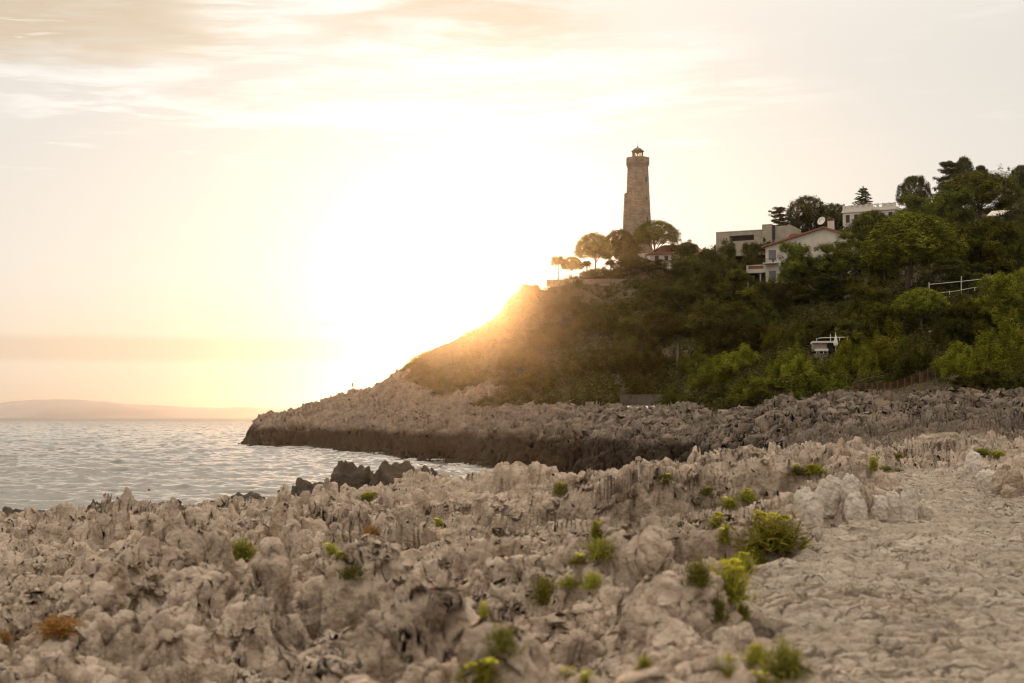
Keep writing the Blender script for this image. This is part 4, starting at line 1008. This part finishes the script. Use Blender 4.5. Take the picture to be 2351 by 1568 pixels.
for q, h_ in ((-17, 776), (14, 768), (34, 775), (52, 772)): b = MB(); b.tube([(q * s_, -.2, z(783.5)), (q * s_, -.2, z(h_))], .055, 5); b.build('railing_post', M['trim'], e)
# parasol
e, s_ = frame(1919, 800, 194, 'parasol', 'closed white parasol standing on the concrete terrace', 'parasol')
b = MB()
prof = [(.08, 37), (.3, 34), (1.6, 28), (3.2, 20), (4.6, 12), (4.2, 8), (2.2, 5), (1.2, 4)]
b.loft([[(r * s_ * (1 + .16 * (kk % 2)) * math.cos(6.2832 * kk / 16), r * s_ * (1 + .16 * (kk % 2)) * math.sin(6.2832 * kk / 16), zz_ * s_) for kk in range(16)] for r, zz_ in prof]); b.build('canopy', M['cloth'], e)
b = MB(); b.tube([(0, 0, -10 * s_), (0, 0, 38 * s_)], .03, 6); b.build('pole', M['trim'], e)
# railings on the slope

def railing(name, label, pts, posts, mat='trim', rr=.05):
    a0 = at(*pts[0]); e = empty(name, a0, label, 'railing', 'white railings on the slope')
    b = MB(); b.tube([at(*q) - a0 for q in pts], rr, 5); b.build('rail', M[mat], e)
    for (x, y0, y1, Yq) in posts: b = MB(); b.tube([at(x, y1, Yq) - a0, at(x, y0, Yq) - a0], rr * 1.3, 6); b.build('post', M[mat], e)
railing('railing', 'upper white railing with one tall post left of the stone hut', [(2134, 653, YR), (2207, 646, YR), (2254, 641, YR)], [(2133, 648, 676, YR), (2207, 634, 680, YR), (2276, 634, 662, YR)], rr=.05)
railing('railing', 'lower thin white railing running up to the stone hut', [(2160, 672, YR - 4), (2195, 668, YR - 4), (2225, 662, YR - 4), (2272, 655, YR - 4)], [(2180, 667, 682, YR - 4), (2238, 659, 668, YR - 4), (2256, 657, 667, YR - 4)], rr=.035)
e, s_ = frame(2140, 768, (slope_Y(2140, 772) or 196) - 1, 'gate_pillar', 'stubby white pillar at the foot of the spreading umbrella pine', 'pillar')
b = MB(); b.box(-.35, .5, -.3, .3, -1, 7 * s_).box(-.42, .57, -.37, .37, 7.05 * s_, 8.2 * s_); b.build('pillar_block', M['trim'], e)
# walls on the headland
def wall(label, pts, hpx, th, mat, name='retaining_wall', group='stone walls on the headland', down=.8):
    a0 = at(*pts[0]); e = empty(name, a0, label, 'wall', group); b = MB(); rings = []; cap = []
    for q in pts:
        p_ = at(*q) - a0; h_ = hpx * q[2] / F
        rings.append([p_ + Vector((0, -th / 2, -down)), p_ + Vector((0, th / 2, -down)), p_ + Vector((0, th / 2, h_)), p_ + Vector((0, -th / 2, h_))])
        cap.append([p_ + Vector((0, -th / 2 - .08, h_ + .005)), p_ + Vector((0, th / 2 + .08, h_ + .005)), p_ + Vector((0, th / 2 + .08, h_ + .16)), p_ + Vector((0, -th / 2 - .08, h_ + .16))])
    b.loft(rings); b.build('masonry', M[mat], e); b = MB(); b.loft(cap); b.build('coping', M[mat], e)
wall('long pale stone retaining wall edging the terrace below the lighthouse', [(1254, 651, 398), (1330, 651, 399), (1400, 649, 400), (1444, 650, 400)], 8, .6, 'stone_wall')
wall('short stepped block at the right end of the pale retaining wall', [(1445, 654, 398), (1465, 655, 398)], 13, 1.2, 'stone_wall')
wall('low stone wall between the lighthouse foot and the keeper house', [(1430, 624, 405), (1475, 624, 405), (1524, 623, 405)], 6, .5, 'stone_wall')
wall('dark stone wall backing the coastal path, left stretch', [(1425, 930, 222), (1480, 930, 220), (1548, 930, 217)], 22, .6, 'dark_stone')
wall('dark stone wall backing the coastal path, right stretch', [(1560, 930, 216), (1610, 930, 214), (1668, 930, 212)], 24, .6, 'dark_stone')
wall('pale concrete slab in the sun glow on the lower scrub slope', [(1306, 891, 285), (1340, 890, 285)], 7, 1.0, 'white_wall')
wall('small pale rock block on the slope under the retaining wall', [(1428, 691, 385), (1439, 692, 385)], 8, 1.0, 'stone_wall')
# coastal path strip in front of the dark wall
b = MB(); rr0 = []
for q in range(13):
    x = 1440 + (1690 - 1440) * q / 12; Yq = 219 - 8 * q / 12
    p_ = at(x, 931.5, Yq); p2 = at(x, 939, Yq - 4.5); rr0.append([p_ + Vector((0, 0, 0)), p_ + Vector((0, 0, -2.5)), p2 + Vector((0, 0, -2.5)), p2])
b.loft(rr0); tag(b.build('coastal_path', M['white_wall']), kind='structure')
# rusty wire fence
FP = [(1957, 880, 908, 143), (1972, 880, 909, 143), (1988, 880, 910, 142), (2002, 879, 907, 142), (2014, 879, 906, 142), (2031, 880, 905, 142), (2045, 878, 903, 142), (2061, 873, 900, 142), (2077, 868, 897, 142), (2093, 862, 893, 142), (2112, 853, 885, 143), (2117, 855, 880, 145), (2130, 846, 872, 146), (2148, 837, 864, 148)]
a0 = at(1957, 908, 143); e = empty('wire_fence', a0, 'rusty wire mesh fence on thin posts above the right ridge rocks', 'fence')
for (x, y0, y1, Yq) in FP:
    g = at(x, y1 + 6, Yq); b = MB(); b.tube([g - a0, at(x, y0, Yq) - a0], .055, 6); b.build('post', M['rust'], e)
b = MB()
for (p0, p1) in zip(FP[:-1], FP[1:]):
    for q in np.linspace(0, 1, 7): b.tube([at(p0[0], p0[1] + (p0[2] - p0[1]) * q, p0[3]) - a0, at(p1[0], p1[1] + (p1[2] - p1[1]) * q, p1[3]) - a0], .011, 3)
    for q in np.linspace(0.1, .9, 7):
        x = p0[0] + (p1[0] - p0[0]) * q; b.tube([at(x, p0[1] + (p1[1] - p0[1]) * q, p0[3] + (p1[3] - p0[3]) * q) - a0, at(x, p0[2] + (p1[2] - p0[2]) * q, p0[3] + (p1[3] - p0[3]) * q) - a0], .008, 3)
b.build('wire_netting', M['rust'], e)
b = MB(); p0 = FP[0]
b.tube([at(1957, 880, 143) - a0, at(1990, 868, 152) - a0, at(2030, 862, 158) - a0], .03, 4); b.build('top_wire', M['rust'], e)

# ---------------------------------------------------------------- people
def person(x, yfeet, Y, h, label, top, legs, arm=0.12, sink=0.0):
    c = crest(x); e = empty('person', (c.x, c.y, c.z - .03), label, 'person', 'people on the cape')
    me = bpy.data.meshes.new('body'); k = h / 1.75
    J = [(0, 0, .95, .15), (0, 0, 1.2, .155), (0, 0, 1.42, .13), (0, 0, 1.52, .06), (0, -.01, 1.60, .095), (0, -.01, 1.70, .085),
         (.19, 0, 1.42, .065), (.25, 0, 1.14, .05), (.24, -.08, .9, .04), (.24, -.1, .80, .035), (-.19, 0, 1.42, .065), (-.27, 0, 1.14, .05), (-.26, -.05, .9, .04), (-.26, -.07, .80, .035),
         (.1, 0, .88, .1), (.11, -.02, .5, .075), (.11, .02, .09, .05), (.12, -.14, .04, .045), (-.1, 0, .88, .1), (-.12, .0, .5, .075), (-.13, .05, .09, .05), (-.14, -.12, .04, .045)]
    E = [(0, 1), (1, 2), (2, 3), (3, 4), (4, 5), (2, 6), (6, 7), (7, 8), (8, 9), (2, 10), (10, 11), (11, 12), (12, 13), (0, 14), (14, 15), (15, 16), (16, 17), (0, 18), (18, 19), (19, 20), (20, 21)]
    me.from_pydata([(a * k, b_ * k, c_ * k) for a, b_, c_, r in J], E, [])
    o = link('body', me, None, e); me.materials.append(M['skin'])
    md = o.modifiers.new('skin', 'SKIN'); o.modifiers.new('sub', 'SUBSURF').levels = 1; o.modifiers['sub'].render_levels = 2
    for i, v in enumerate(me.skin_vertices[0].data): v.radius = (J[i][3] * k, J[i][3] * k * .8); v.use_root = (i == 0)
    b = MB(); b.lathe([(.17 * k, .92 * k), (.19 * k, 1.15 * k), (.21 * k, 1.38 * k), (.12 * k, 1.47 * k), (.08 * k, 1.5 * k)], 12); b.build('shirt', M[top], e, True)
    b = MB()
    for sx in (-1, 1): b.tube([(sx * .1 * k, 0, .95 * k), (sx * .115 * k, -.01, .5 * k), (sx * .12 * k, .02, .12 * k)], [.13 * k, .1 * k, .075 * k], 10)
    b.build('trousers', M[legs], e, True)
    b = MB(); b.lathe([(.098 * k, 1.63 * k), (.108 * k, 1.70 * k), (.085 * k, 1.78 * k), (.02 * k, 1.81 * k)], 10, 0, .015); b.build('hair', M['hair'], e, True)
    b = MB()
    for sx in (-.037, .037): b.lathe([(.004, 1.655 * k), (.013, 1.665 * k), (.004, 1.675 * k)], 6, sx * k, -.082 * k)
    b.build('eyes', M['hair'], e)
    return e
person(816, 908, 360, 1.55, 'person in dark red clothes standing on the low skyline of the cape', 'red_cloth', 'red_cloth')
person(1039, 775, 378, 1.75, 'person in grey brown clothes standing beside the agave stalk on the ridge', 'grey_cloth', 'grey_cloth')
# swimming-area float
c = at(342, 1123, 6.5 * F / (1123 - HZ)); e = empty('float_buoy', (c.x, c.y, .0), 'tiny orange float on the water near the left shore', 'buoy')
b = MB(); b.lathe([(.03, -.12), (.1, -.06), (.13, .03), (.1, .1), (.04, .13)], 12); b.build('float', M['orange'], e, True)
b = MB(); b.tube([(0, 0, .13), (0, 0, .25)], .02, 6); b.build('stick', M['orange'], e)

# ---------------------------------------------------------------- boulders
def ico(sub):
    import bmesh
    bm = bmesh.new(); bmesh.ops.create_icosphere(bm, subdivisions=sub, radius=1.0)
    V = np.array([v.co[:] for v in bm.verts]); FC = np.array([[v.index for v in f.verts] for f in bm.faces]); bm.free(); return V, FC
IV, IF = ico(5)
def boulder(x, yb, w, h, label, mat='pale', seed=0, Y=None, depth=0.8, cat='boulder', group='pale boulders beside the path', name='boulder'):
    rng = np.random.default_rng(seed + 300)
    c = hit(x, yb) if Y is None else at(x, yb, Y)
    s_ = c.y / F
    if Y is not None:
        zt = at(x, yb - h, Y).z; c.z = min(c.z, gz(c.x, Y) - .2); h = (zt - c.z) / s_ * .84
    off = rng.uniform(0, 50, 3)
    V = np.sign(IV) * np.abs(IV) ** (0.72 if Y is not None else 0.88)
    d = 0.40 * (0.7 - worley3(V * 1.25 + off, seed)) + 0.30 * (0.55 - worley3(V * 2.9 + off, seed + 1)) + 0.09 * (0.5 - worley3(V * 7 + off, seed + 2)) + .035 * (0.5 - worley3(V * 17 + off, seed + 3))
    V = V * (0.86 + d * (.55 if mat == 'pale' else 1))[:, None]
    V[:, 2] = np.where(V[:, 2] < -.25, -.25 + (V[:, 2] + .25) * .25, V[:, 2]); V[:, 2] += .32
    V[:, 0] += rng.uniform(-.25, .25) * V[:, 2]
    V *= np.array([w / 2 * s_, w / 2 * s_ * depth, h * s_ / 1.15])
    me = raw_mesh(name, V, IF); me.materials.append(M[mat])
    o = link(name, me); o.location = c + Vector((0, w * s_ * .2, -.06)); tag(o, label, cat, group); return o
B = [(1850, 1188, 62, 70, 'broad pale boulder at the left start of the row beside the path'), (1908, 1186, 80, 84, 'tallest pale boulder with a pointed top in the row beside the path'), (1868, 1226, 58, 88, 'pale boulder with a dark undercut side right of the big samphire bush'),
     (1968, 1188, 56, 60, 'warm tinted boulder in the middle of the row beside the path'), (2010, 1190, 62, 56, 'smooth rounded pale boulder in the row beside the path'), (2052, 1188, 50, 62, 'pale boulder with a grey pitted face in the row beside the path'),
     (2086, 1190, 52, 74, 'narrow upright grey flecked boulder near the right end of the row'), (2122, 1194, 46, 48, 'last small leaning boulder at the right end of the row'), (1950, 1150, 50, 56, 'reddish boulder behind the row beside the path'), (2030, 1152, 40, 34, 'small reddish stone peeping out behind the rounded boulder')]
for i, q in enumerate(B): boulder(*q[:4], q[4], 'pale', i)
B2 = [(2238, 1103, 48, 62, 'upright cream boulder at the far right side of the path', 'pale'), (2205, 1098, 22, 26, 'small grey stone at the foot of the upright cream boulder', 'pale'), (2272, 1124, 62, 46, 'cream boulder with smooth front right of the upright one', 'pale'), (2300, 1137, 48, 56, 'grey blue boulder right of the path with a shaded face', 'rock'), (2336, 1139, 54, 56, 'dark grey boulder cut by the right edge beside the path', 'rock'), (2318, 1143, 36, 30, 'small low stone between the two grey boulders at the right edge', 'rock')]
for i, q in enumerate(B2): boulder(*q[:4], q[4], q[5], 20 + i, group='boulders at the right of the path')
B3 = [(800, 1140, 118, 78, 'wide jagged dark rock at the water edge, left one of three', 58), (890, 1140, 112, 86, 'tall blocky dark rock at the water edge, middle one of three', 57), (990, 1130, 88, 60, 'smaller dark rock at the water edge, right one of three', 60), (1166, 1096, 40, 30, 'lone brown rock tip against the bright water of the inlet', 62), (705, 1140, 120, 36, 'low dark wet rock left of the three dark rocks', 54), (575, 1152, 130, 24, 'low dark reef of wet rock behind the shore crest', 52), (940, 1128, 70, 34, 'small dark rock wedged between the middle and right dark rocks', 59), (842, 1136, 70, 42, 'rounded dark rock wedged between the left and middle dark rocks', 58), (30, 1185, 150, 24, 'low black reef at the left edge behind the shore crest', 44), (225, 1180, 56, 32, 'small black rock tip poking above the shore crest on the left', 46)]
for i, q in enumerate(B3): boulder(*q[:4], q[4], 'dark', 40 + i, Y=q[5], depth=.7, group='dark rocks at the water edge')

# ---------------------------------------------------------------- samphire and other plants on the rocks
def blades(seed, n, mat, spread=1.0, curl=.3):
    rng = np.random.default_rng(seed); V = []; Fc = []; tint = []
    for k in range(n):
        a = rng.uniform(0, 6.283); el = rng.uniform(.15, 1.5); L = rng.uniform(.55, 1.0)
        st = np.array([.18 * rng.normal(), .18 * rng.normal(), 0]); d = np.array([math.cos(a) * math.cos(el) * spread, math.sin(a) * math.cos(el) * spread, math.sin(el)])
        sd = np.cross(d, rng.normal(size=3)); sd /= np.linalg.norm(sd) + 1e-9
        for j in range(4):                       # leaflets along the stalk
            q = .35 + .65 * j / 3; c = st + d * L * q * np.array([.55, .55, 1]) + np.array([0, 0, -curl * .2 * q * q]); o = rng.normal(size=3) * .13 + d * .12
            n0 = len(V); w = .028 * rng.uniform(.7, 1.4)
            V += [c - sd * w, c + sd * w, c + o + sd * w * .4]; Fc.append((n0, n0 + 1, n0 + 2)); tint += [min(1, .15 + .7 * q * rng.uniform(.5, 1.1))] * 3
    me = raw_mesh('leaves', np.array(V), np.array(Fc), False); attr(me, 'tint', tint); me.materials.append(mat); return me
def umbel(seed, mat):
    rng = np.random.default_rng(seed); b = MB()
    b.tube([(0, 0, -.9), (.02, 0, -.4), (0, 0, 0)], [.02, .018, .015], 5)
    for k in range(26):
        a = rng.uniform(0, 6.283); r = math.sqrt(rng.random()); p_ = Vector((r * .55 * math.cos(a), r * .55 * math.sin(a), .32 - .18 * r * r))
        b.tube([(0, 0, 0), p_], .012, 3)
        w = .12 * rng.uniform(.7, 1.2); b.lathe([(w * .2, p_.z - w * .5), (w, p_.z), (w * .7, p_.z + w * .5), (w * .1, p_.z + w * .7)], 6, p_.x, p_.y)
    me = b.mesh('flower_head', mat); attr(me, 'tint', rng.random(len(me.vertices))); return me
BL = {('g', i): blades(10 + i, 330, M['samphire']) for i in range(3)}
BL.update({('d', i): blades(20 + i, 300, M['samphire_dark']) for i in range(2)}); BL[('r', 0)] = blades(30, 260, M['rusty'])
UM = [umbel(40 + i, M['umbel']) for i in range(3)]
def plant(x, yb, w, h, kind, nfl, label, cat='plant', fsz=None):
    rnd = random.Random(int(x * 7 + yb)); c = hit(x, yb); s_ = c.y / F
    keys = [k_ for k_ in BL if k_[0] == kind]; me = BL[rnd.choice(keys)]
    nm = {'g': 'samphire_plant', 'd': 'scrub_plant', 'r': 'dry_plant'}[kind]
    e = empty(nm, c + Vector((0, .03, -.03)), label, cat, {'g': 'samphire plants among the rocks', 'd': 'dull green plants among the rocks', 'r': 'orange dry plants among the rocks'}[kind], rnd.uniform(0, 6))
    o = link('leaves', me, None, e); o.scale = (w * s_ * .95, w * s_ * .95, h * s_ * 1.12)
    for k in range(nfl):
        u = link('flower_head', rnd.choice(UM), None, e); f_ = (fsz or max(11, min(27, w * .33))) * s_
        a = rnd.uniform(0, 6.28); r = w * s_ * .38 * math.sqrt(rnd.random())
        u.scale = (f_,) * 3; u.location = (r * math.cos(a), r * math.sin(a), h * s_ * rnd.uniform(.8, 1.08)); u.rotation_euler = (rnd.uniform(-.25, .25), rnd.uniform(-.25, .25), 0)
PL = [(1778, 1268, 130, 78, 'g', 7, 'largest samphire bush at the left edge of the path'), (1655, 1384, 80, 88, 'g', 6, 'second largest samphire bush with yellow heads beside the path edge'), (1645, 1212, 44, 30, 'g', 4, 'pale yellow flowering samphire on the rocks left of the largest bush'),
      (1675, 1166, 36, 22, 'g', 3, 'yellow samphire heads highest up left of the boulder row'), (1716, 1160, 40, 26, 'g', 3, 'yellow samphire heads between the rocks and the boulder row'), (1846, 1190, 44, 24, 'g', 3, 'yellow samphire heads against the pale boulder with the undercut'), (1860, 1215, 20, 24, 'g', 1, 'single yellow sprig at the foot of the undercut boulder'),
      (1666, 1256, 30, 36, 'g', 2, 'slim samphire left of the rounded pinnacle by the largest bush'), (1706, 1312, 46, 40, 'g', 3, 'flat yellow samphire clump between the two largest bushes'), (1740, 1296, 34, 34, 'g', 1, 'samphire tuft on the path kerb below the largest bush'), (1687, 1425, 30, 38, 'd', 0, 'dull sprig on the path edge below the second largest bush'),
      (1638, 1440, 40, 60, 'd', 0, 'dark green plant hanging in the cleft beside the path edge'), (1797, 1565, 86, 84, 'd', 0, 'dark green bush at the bottom edge beside the path'), (1748, 1528, 50, 46, 'g', 3, 'yellow samphire left of the dark bush at the bottom edge'), (1676, 1560, 50, 52, 'g', 3, 'yellow samphire at the bottom edge under the path kerb'), (1728, 1572, 60, 34, 'g', 3, 'yellow heads cut by the bottom edge beside the dark bush'),
      (1477, 1535, 36, 40, 'g', 1, 'green samphire tuft in the dark cleft near the bottom centre right'), (1582, 1345, 60, 60, 'd', 0, 'dark plant in the shaded hollow left of the second largest bush'), (1830, 1100, 50, 20, 'd', 1, 'green mat on the rocks behind the boulder row, left patch'), (1872, 1102, 46, 22, 'g', 1, 'green mat on the rocks behind the boulder row, right patch'),
      (2006, 1082, 18, 32, 'g', 1, 'upright green plant at the far left corner of the path'), (2036, 1080, 30, 14, 'd', 0, 'dark low plant at the far end of the path'), (2064, 1084, 20, 10, 'g', 0, 'tiny green tuft on the far end of the path'), (2060, 1052, 34, 12, 'g', 0, 'green tuft on the rocks beyond the path end'), (2258, 1046, 40, 14, 'd', 0, 'dull green mat beyond the right boulders, left patch'), (2290, 1048, 30, 14, 'g', 0, 'green mat beyond the right boulders, right patch'),
      (1525, 1112, 40, 24, 'd', 1, 'olive plant on the far crest right of the inlet'), (1625, 1132, 34, 18, 'd', 1, 'olive plant in the rocks above the yellow samphire heads'), (1408, 1282, 62, 48, 'g', 0, 'round green cushion plant in the middle of the rock field'), (1250, 1398, 50, 58, 'g', 1, 'upright olive samphire in front of a grey pinnacle'), (1136, 1430, 16, 58, 'g', 1, 'single tall yellow umbel on a thin stem'),
      (1128, 1500, 68, 66, 'd', 0, 'dark green plant below the single tall umbel'), (1113, 1566, 90, 54, 'g', 7, 'wide yellow flowering samphire at the bottom centre'), (1272, 1520, 40, 30, 'g', 1, 'olive samphire right of the wide yellow one'), (1300, 1558, 54, 30, 'g', 3, 'yellow samphire heads low at the bottom edge, left clump'), (1348, 1562, 36, 28, 'g', 2, 'yellow samphire heads low at the bottom edge, right clump'),
      (1380, 1352, 44, 36, 'g', 1, 'samphire tuft right of the upright olive one'), (1316, 1345, 60, 20, 'g', 1, 'flat olive samphire mat above the upright olive one'), (1347, 1298, 50, 18, 'g', 2, 'thin yellow sprigs below the round cushion plant'), (814, 1324, 66, 30, 'd', 0, 'olive mat plant left of centre in the rock field'), (1286, 1142, 36, 30, 'd', 1, 'olive plant in a cleft near the inlet'),
      (1388, 1240, 26, 40, 'g', 2, 'slim yellow sprig above the round cushion plant'), (1008, 1210, 16, 14, 'g', 1, 'lone yellow tuft in the middle distance left of centre'), (847, 1152, 40, 14, 'g', 2, 'faint yellow sprigs near the dark rocks at the water'), (872, 1236, 44, 28, 'r', 0, 'orange dry plant in the middle of the rock field'), (752, 1284, 30, 24, 'g', 2, 'bright yellow samphire heads left of the olive mat, left clump'),
      (782, 1280, 28, 18, 'g', 2, 'bright yellow samphire heads left of the olive mat, right clump'), (562, 1284, 60, 44, 'd', 0, 'dark green plant in a hollow of the left rocks'), (128, 1458, 84, 46, 'r', 0, 'large orange dry plant on the rocks at the left'), (6, 1475, 30, 28, 'r', 0, 'orange dry plant cut by the left edge')]
for q in PL: plant(*q)

# ---------------------------------------------------------------- haze
m, T, out = new_mat('haze_air')
pv = T.n('ShaderNodeVolumePrincipled'); pv.inputs['Color'].default_value = (1, 0.95, 0.89, 1); pv.inputs['Density'].default_value = 5.2e-5; pv.inputs['Anisotropy'].default_value = 0.958
T.l(pv.outputs[0], out.inputs['Volume'])
b = MB(); b.box(-6500, 6500, -60, 10500, -9, 150); hz = b.build('haze', m); tag(hz, 'warm evening haze over the whole bay', 'haze', kind='stuff')

# ---------------------------------------------------------------- sky, sun, camera
SUNX, SUNY = 1112, 688
sd = ray(SUNX, SUNY); sd = sd / np.linalg.norm(sd)
el = math.asin(sd[2]); az = math.atan2(sd[0], sd[1])
w = bpy.data.worlds.new('World'); sc.world = w; w.use_nodes = True; nt = w.node_tree
for n_ in list(nt.nodes): nt.nodes.remove(n_)
T = NT(nt)
sky = T.n('ShaderNodeTexSky', sky_type='NISHITA', sun_disc=False, sun_elevation=el, sun_rotation=az, altitude=0, air_density=1.0, dust_density=2.5, ozone_density=1.0)
dirv = T.n('ShaderNodeTexCoord').outputs['Generated']
sep = T.n('ShaderNodeSeparateXYZ'); T.l(dirv, sep.inputs[0])
dot = T.n('ShaderNodeVectorMath', operation='DOT_PRODUCT'); T.l(dirv, dot.inputs[0]); dot.inputs[1].default_value = tuple(sd)
th = T.m('MULTIPLY', T.m('ARCCOSINE', T.m('MINIMUM', dot.outputs['Value'], 0.99999)), 180 / math.pi)
elv = T.m('MULTIPLY', T.m('ARCSINE', sep.outputs[2]), 180 / math.pi)
azv = T.m('MULTIPLY', T.m('ARCTAN2', sep.outputs[0], sep.outputs[1]), 180 / math.pi)
def rampmix(x, stops):
    c = stops[0][1]
    for (x0, _), (x1, c1) in zip(stops[:-1], stops[1:]): c = T.mix(T.ss(x, x0, x1), c, c1)
    return c
front = rampmix(elv, [(-1, (0.72, 0.61, 0.47)), (2.5, (0.72, 0.65, 0.55)), (6, (0.73, 0.705, 0.66)), (13, (0.72, 0.70, 0.66)), (34, (1.9, 1.66, 1.36)), (80, (1.7, 1.50, 1.27))])
back = rampmix(elv, [(0, (0.50, 0.42, 0.36)), (20, (0.74, 0.64, 0.54)), (80, (1.7, 1.50, 1.27))])
veil = T.mix(T.ss(th, 30, 120), front, back)
# thin cloud layers, laid out by compass bearing and elevation
cb = T.n('ShaderNodeCombineXYZ'); T.l(T.m('MULTIPLY', azv, 0.055), cb.inputs[0]); T.l(T.m('MULTIPLY', elv, 0.30), cb.inputs[1])
wn = T.noise(cb.outputs[0], 1.1, 7, 0.6, 0.4); wn2 = T.noise(cb.outputs[0], 2.7, 6, 0.6, 0.2)
wrp = T.m('ADD', elv, T.m('ADD', T.m('MULTIPLY', T.m('SUBTRACT', wn, .5), 5.0), T.m('MULTIPLY', T.m('SUBTRACT', wn2, .5), 2.0)))
def band(e0, e1, a0, a1, fe=0.8, fa=4.0, x=None):
    x = wrp if x is None else x
    v = T.m('MULTIPLY', T.ss(x, e0 - fe, e0 + fe), T.ss(x, e1 + fe, e1 - fe))
    return T.m('MULTIPLY', v, T.m('MULTIPLY', T.ss(azv, a0 - fa, a0 + fa), T.ss(azv, a1 + fa, a1 - fa)))
cb2 = T.n('ShaderNodeCombineXYZ'); T.l(T.m('MULTIPLY', azv, 0.10), cb2.inputs[0]); T.l(T.m('ADD', T.m('MULTIPLY', elv, 0.85), T.m('MULTIPLY', azv, -0.035)), cb2.inputs[1])
fine = T.noise(cb2.outputs[0], 1.3, 9, 0.62, 0.9); fine2 = T.noise(cb2.outputs[0], 3.4, 8, 0.65, 0.6)
fm2 = T.m('ADD', T.m('MULTIPLY', fine, .7), T.m('MULTIPLY', fine2, .3))
tan_cloud = T.m('MULTIPLY', T.m('MAXIMUM', band(13.4, 19, -40, -11.0, .5, 2.5), T.m('MULTIPLY', band(14.9, 15.9, -8, 3, .4, 3), .8)), T.ss(fm2, .30, .55, .45, 1.0))
bright = T.m('MULTIPLY', T.m('MAXIMUM', band(11.6, 13.0, -32, 10, .6, 6), T.m('MAXIMUM', band(15.4, 19, -13, -5, .6, 2), T.m('MULTIPLY', band(13.2, 14.9, -14, 8, .5, 4), .9))), T.ss(fm2, .42, .56))
puffs = T.m('MULTIPLY', T.ss(fm2, .57, .64), T.m('MULTIPLY', T.ss(elv, 8.5, 11), T.ss(azv, 16, 4)))
bright = T.m('MAXIMUM', bright, T.m('MULTIPLY', puffs, .8))
low = T.m('MAXIMUM', T.m('MULTIPLY', band(2.2, 3.1, -30, -4, .18, 3, T.m('ADD', elv, T.m('MULTIPLY', T.m('SUBTRACT', wn, .5), .5))), .8), T.m('MULTIPLY', band(3.6, 3.8, -8, -5, .1, 1, T.m('ADD', elv, T.m('MULTIPLY', T.m('SUBTRACT', wn, .5), .3))), .6))
streak = T.m('MULTIPLY', T.ss(wn2, .55, .72), T.ss(elv, 8, 11))
c = T.mix(T.m('MULTIPLY', tan_cloud, .85), veil, (0.61, 0.48, 0.33))
c = T.mix(T.m('MULTIPLY', streak, .2), c, (1.05, 1.0, .94))
c = T.mix(T.m('MULTIPLY', bright, .7), c, (1.0, 0.97, 0.91))
c = T.mix(T.m('MULTIPLY', low, .8), c, (0.58, 0.48, 0.39))
aur = T.m('ADD', T.m('MULTIPLY', T.m('EXPONENT', T.m('MULTIPLY', th, -1 / 2.4)), 1.3), T.m('MULTIPLY', T.m('EXPONENT', T.m('MULTIPLY', th, -1 / 7.5)), 0.34))
aurc = T.n('ShaderNodeVectorMath', operation='SCALE'); aurc.inputs[0].default_value = (0.96, 0.96, 0.94); T.l(aur, aurc.inputs['Scale'])
add = T.n('ShaderNodeVectorMath', operation='ADD'); T.l(c, add.inputs[0]); T.l(aurc.outputs[0], add.inputs[1])
bg1 = T.n('ShaderNodeBackground'); T.l(sky.outputs[0], bg1.inputs[0]); bg1.inputs[1].default_value = 0.01
bg2 = T.n('ShaderNodeBackground'); T.l(add.outputs[0], bg2.inputs[0]); bg2.inputs[1].default_value = 0.85
ad = T.n('ShaderNodeAddShader'); T.l(bg1.outputs[0], ad.inputs[0]); T.l(bg2.outputs[0], ad.inputs[1])
wo = T.n('ShaderNodeOutputWorld'); T.l(ad.outputs[0], wo.inputs[0])
w.cycles.sampling_method = 'MANUAL'; w.cycles.sample_map_resolution = 1024

ld = bpy.data.lights.new('sun', 'SUN'); ld.energy = 2.0; ld.angle = R(0.5); ld.color = (1.0, 0.50, 0.19)
lo = bpy.data.objects.new('sun', ld); COL.objects.link(lo); lo.rotation_euler = Vector(sd).to_track_quat('Z', 'Y').to_euler(); lo.location = (0, 0, 120)

cd = bpy.data.cameras.new('camera'); cam = bpy.data.objects.new('camera', cd); COL.objects.link(cam); sc.camera = cam
cam.location = (0, 0, CAMZ); cam.rotation_euler = (R(90) + PITCH, 0, 0)
cd.sensor_width = 36.0; cd.lens = F * 36.0 / 2351.0; cd.clip_start = 0.1; cd.clip_end = 60000
cd.dof.use_dof = True; cd.dof.focus_distance = 230; cd.dof.aperture_fstop = 2.5
vs = sc.view_settings; vs.view_transform = 'Standard'; vs.look = 'None'; vs.exposure = 0.2; vs.gamma = 1.0
cy_ = sc.cycles; cy_.filter_width = 1.2; cy_.use_denoising = True; cy_.denoiser = 'OPENIMAGEDENOISE'; cy_.denoising_input_passes = 'RGB_ALBEDO_NORMAL'; cy_.denoising_prefilter = 'ACCURATE'; cy_.max_bounces = 6; cy_.diffuse_bounces = 3; cy_.glossy_bounces = 3; cy_.transmission_bounces = 4; cy_.transparent_max_bounces = 8; cy_.volume_bounces = 0
cy_.sample_clamp_indirect = 4.0; cy_.caustics_reflective = False; cy_.caustics_refractive = False
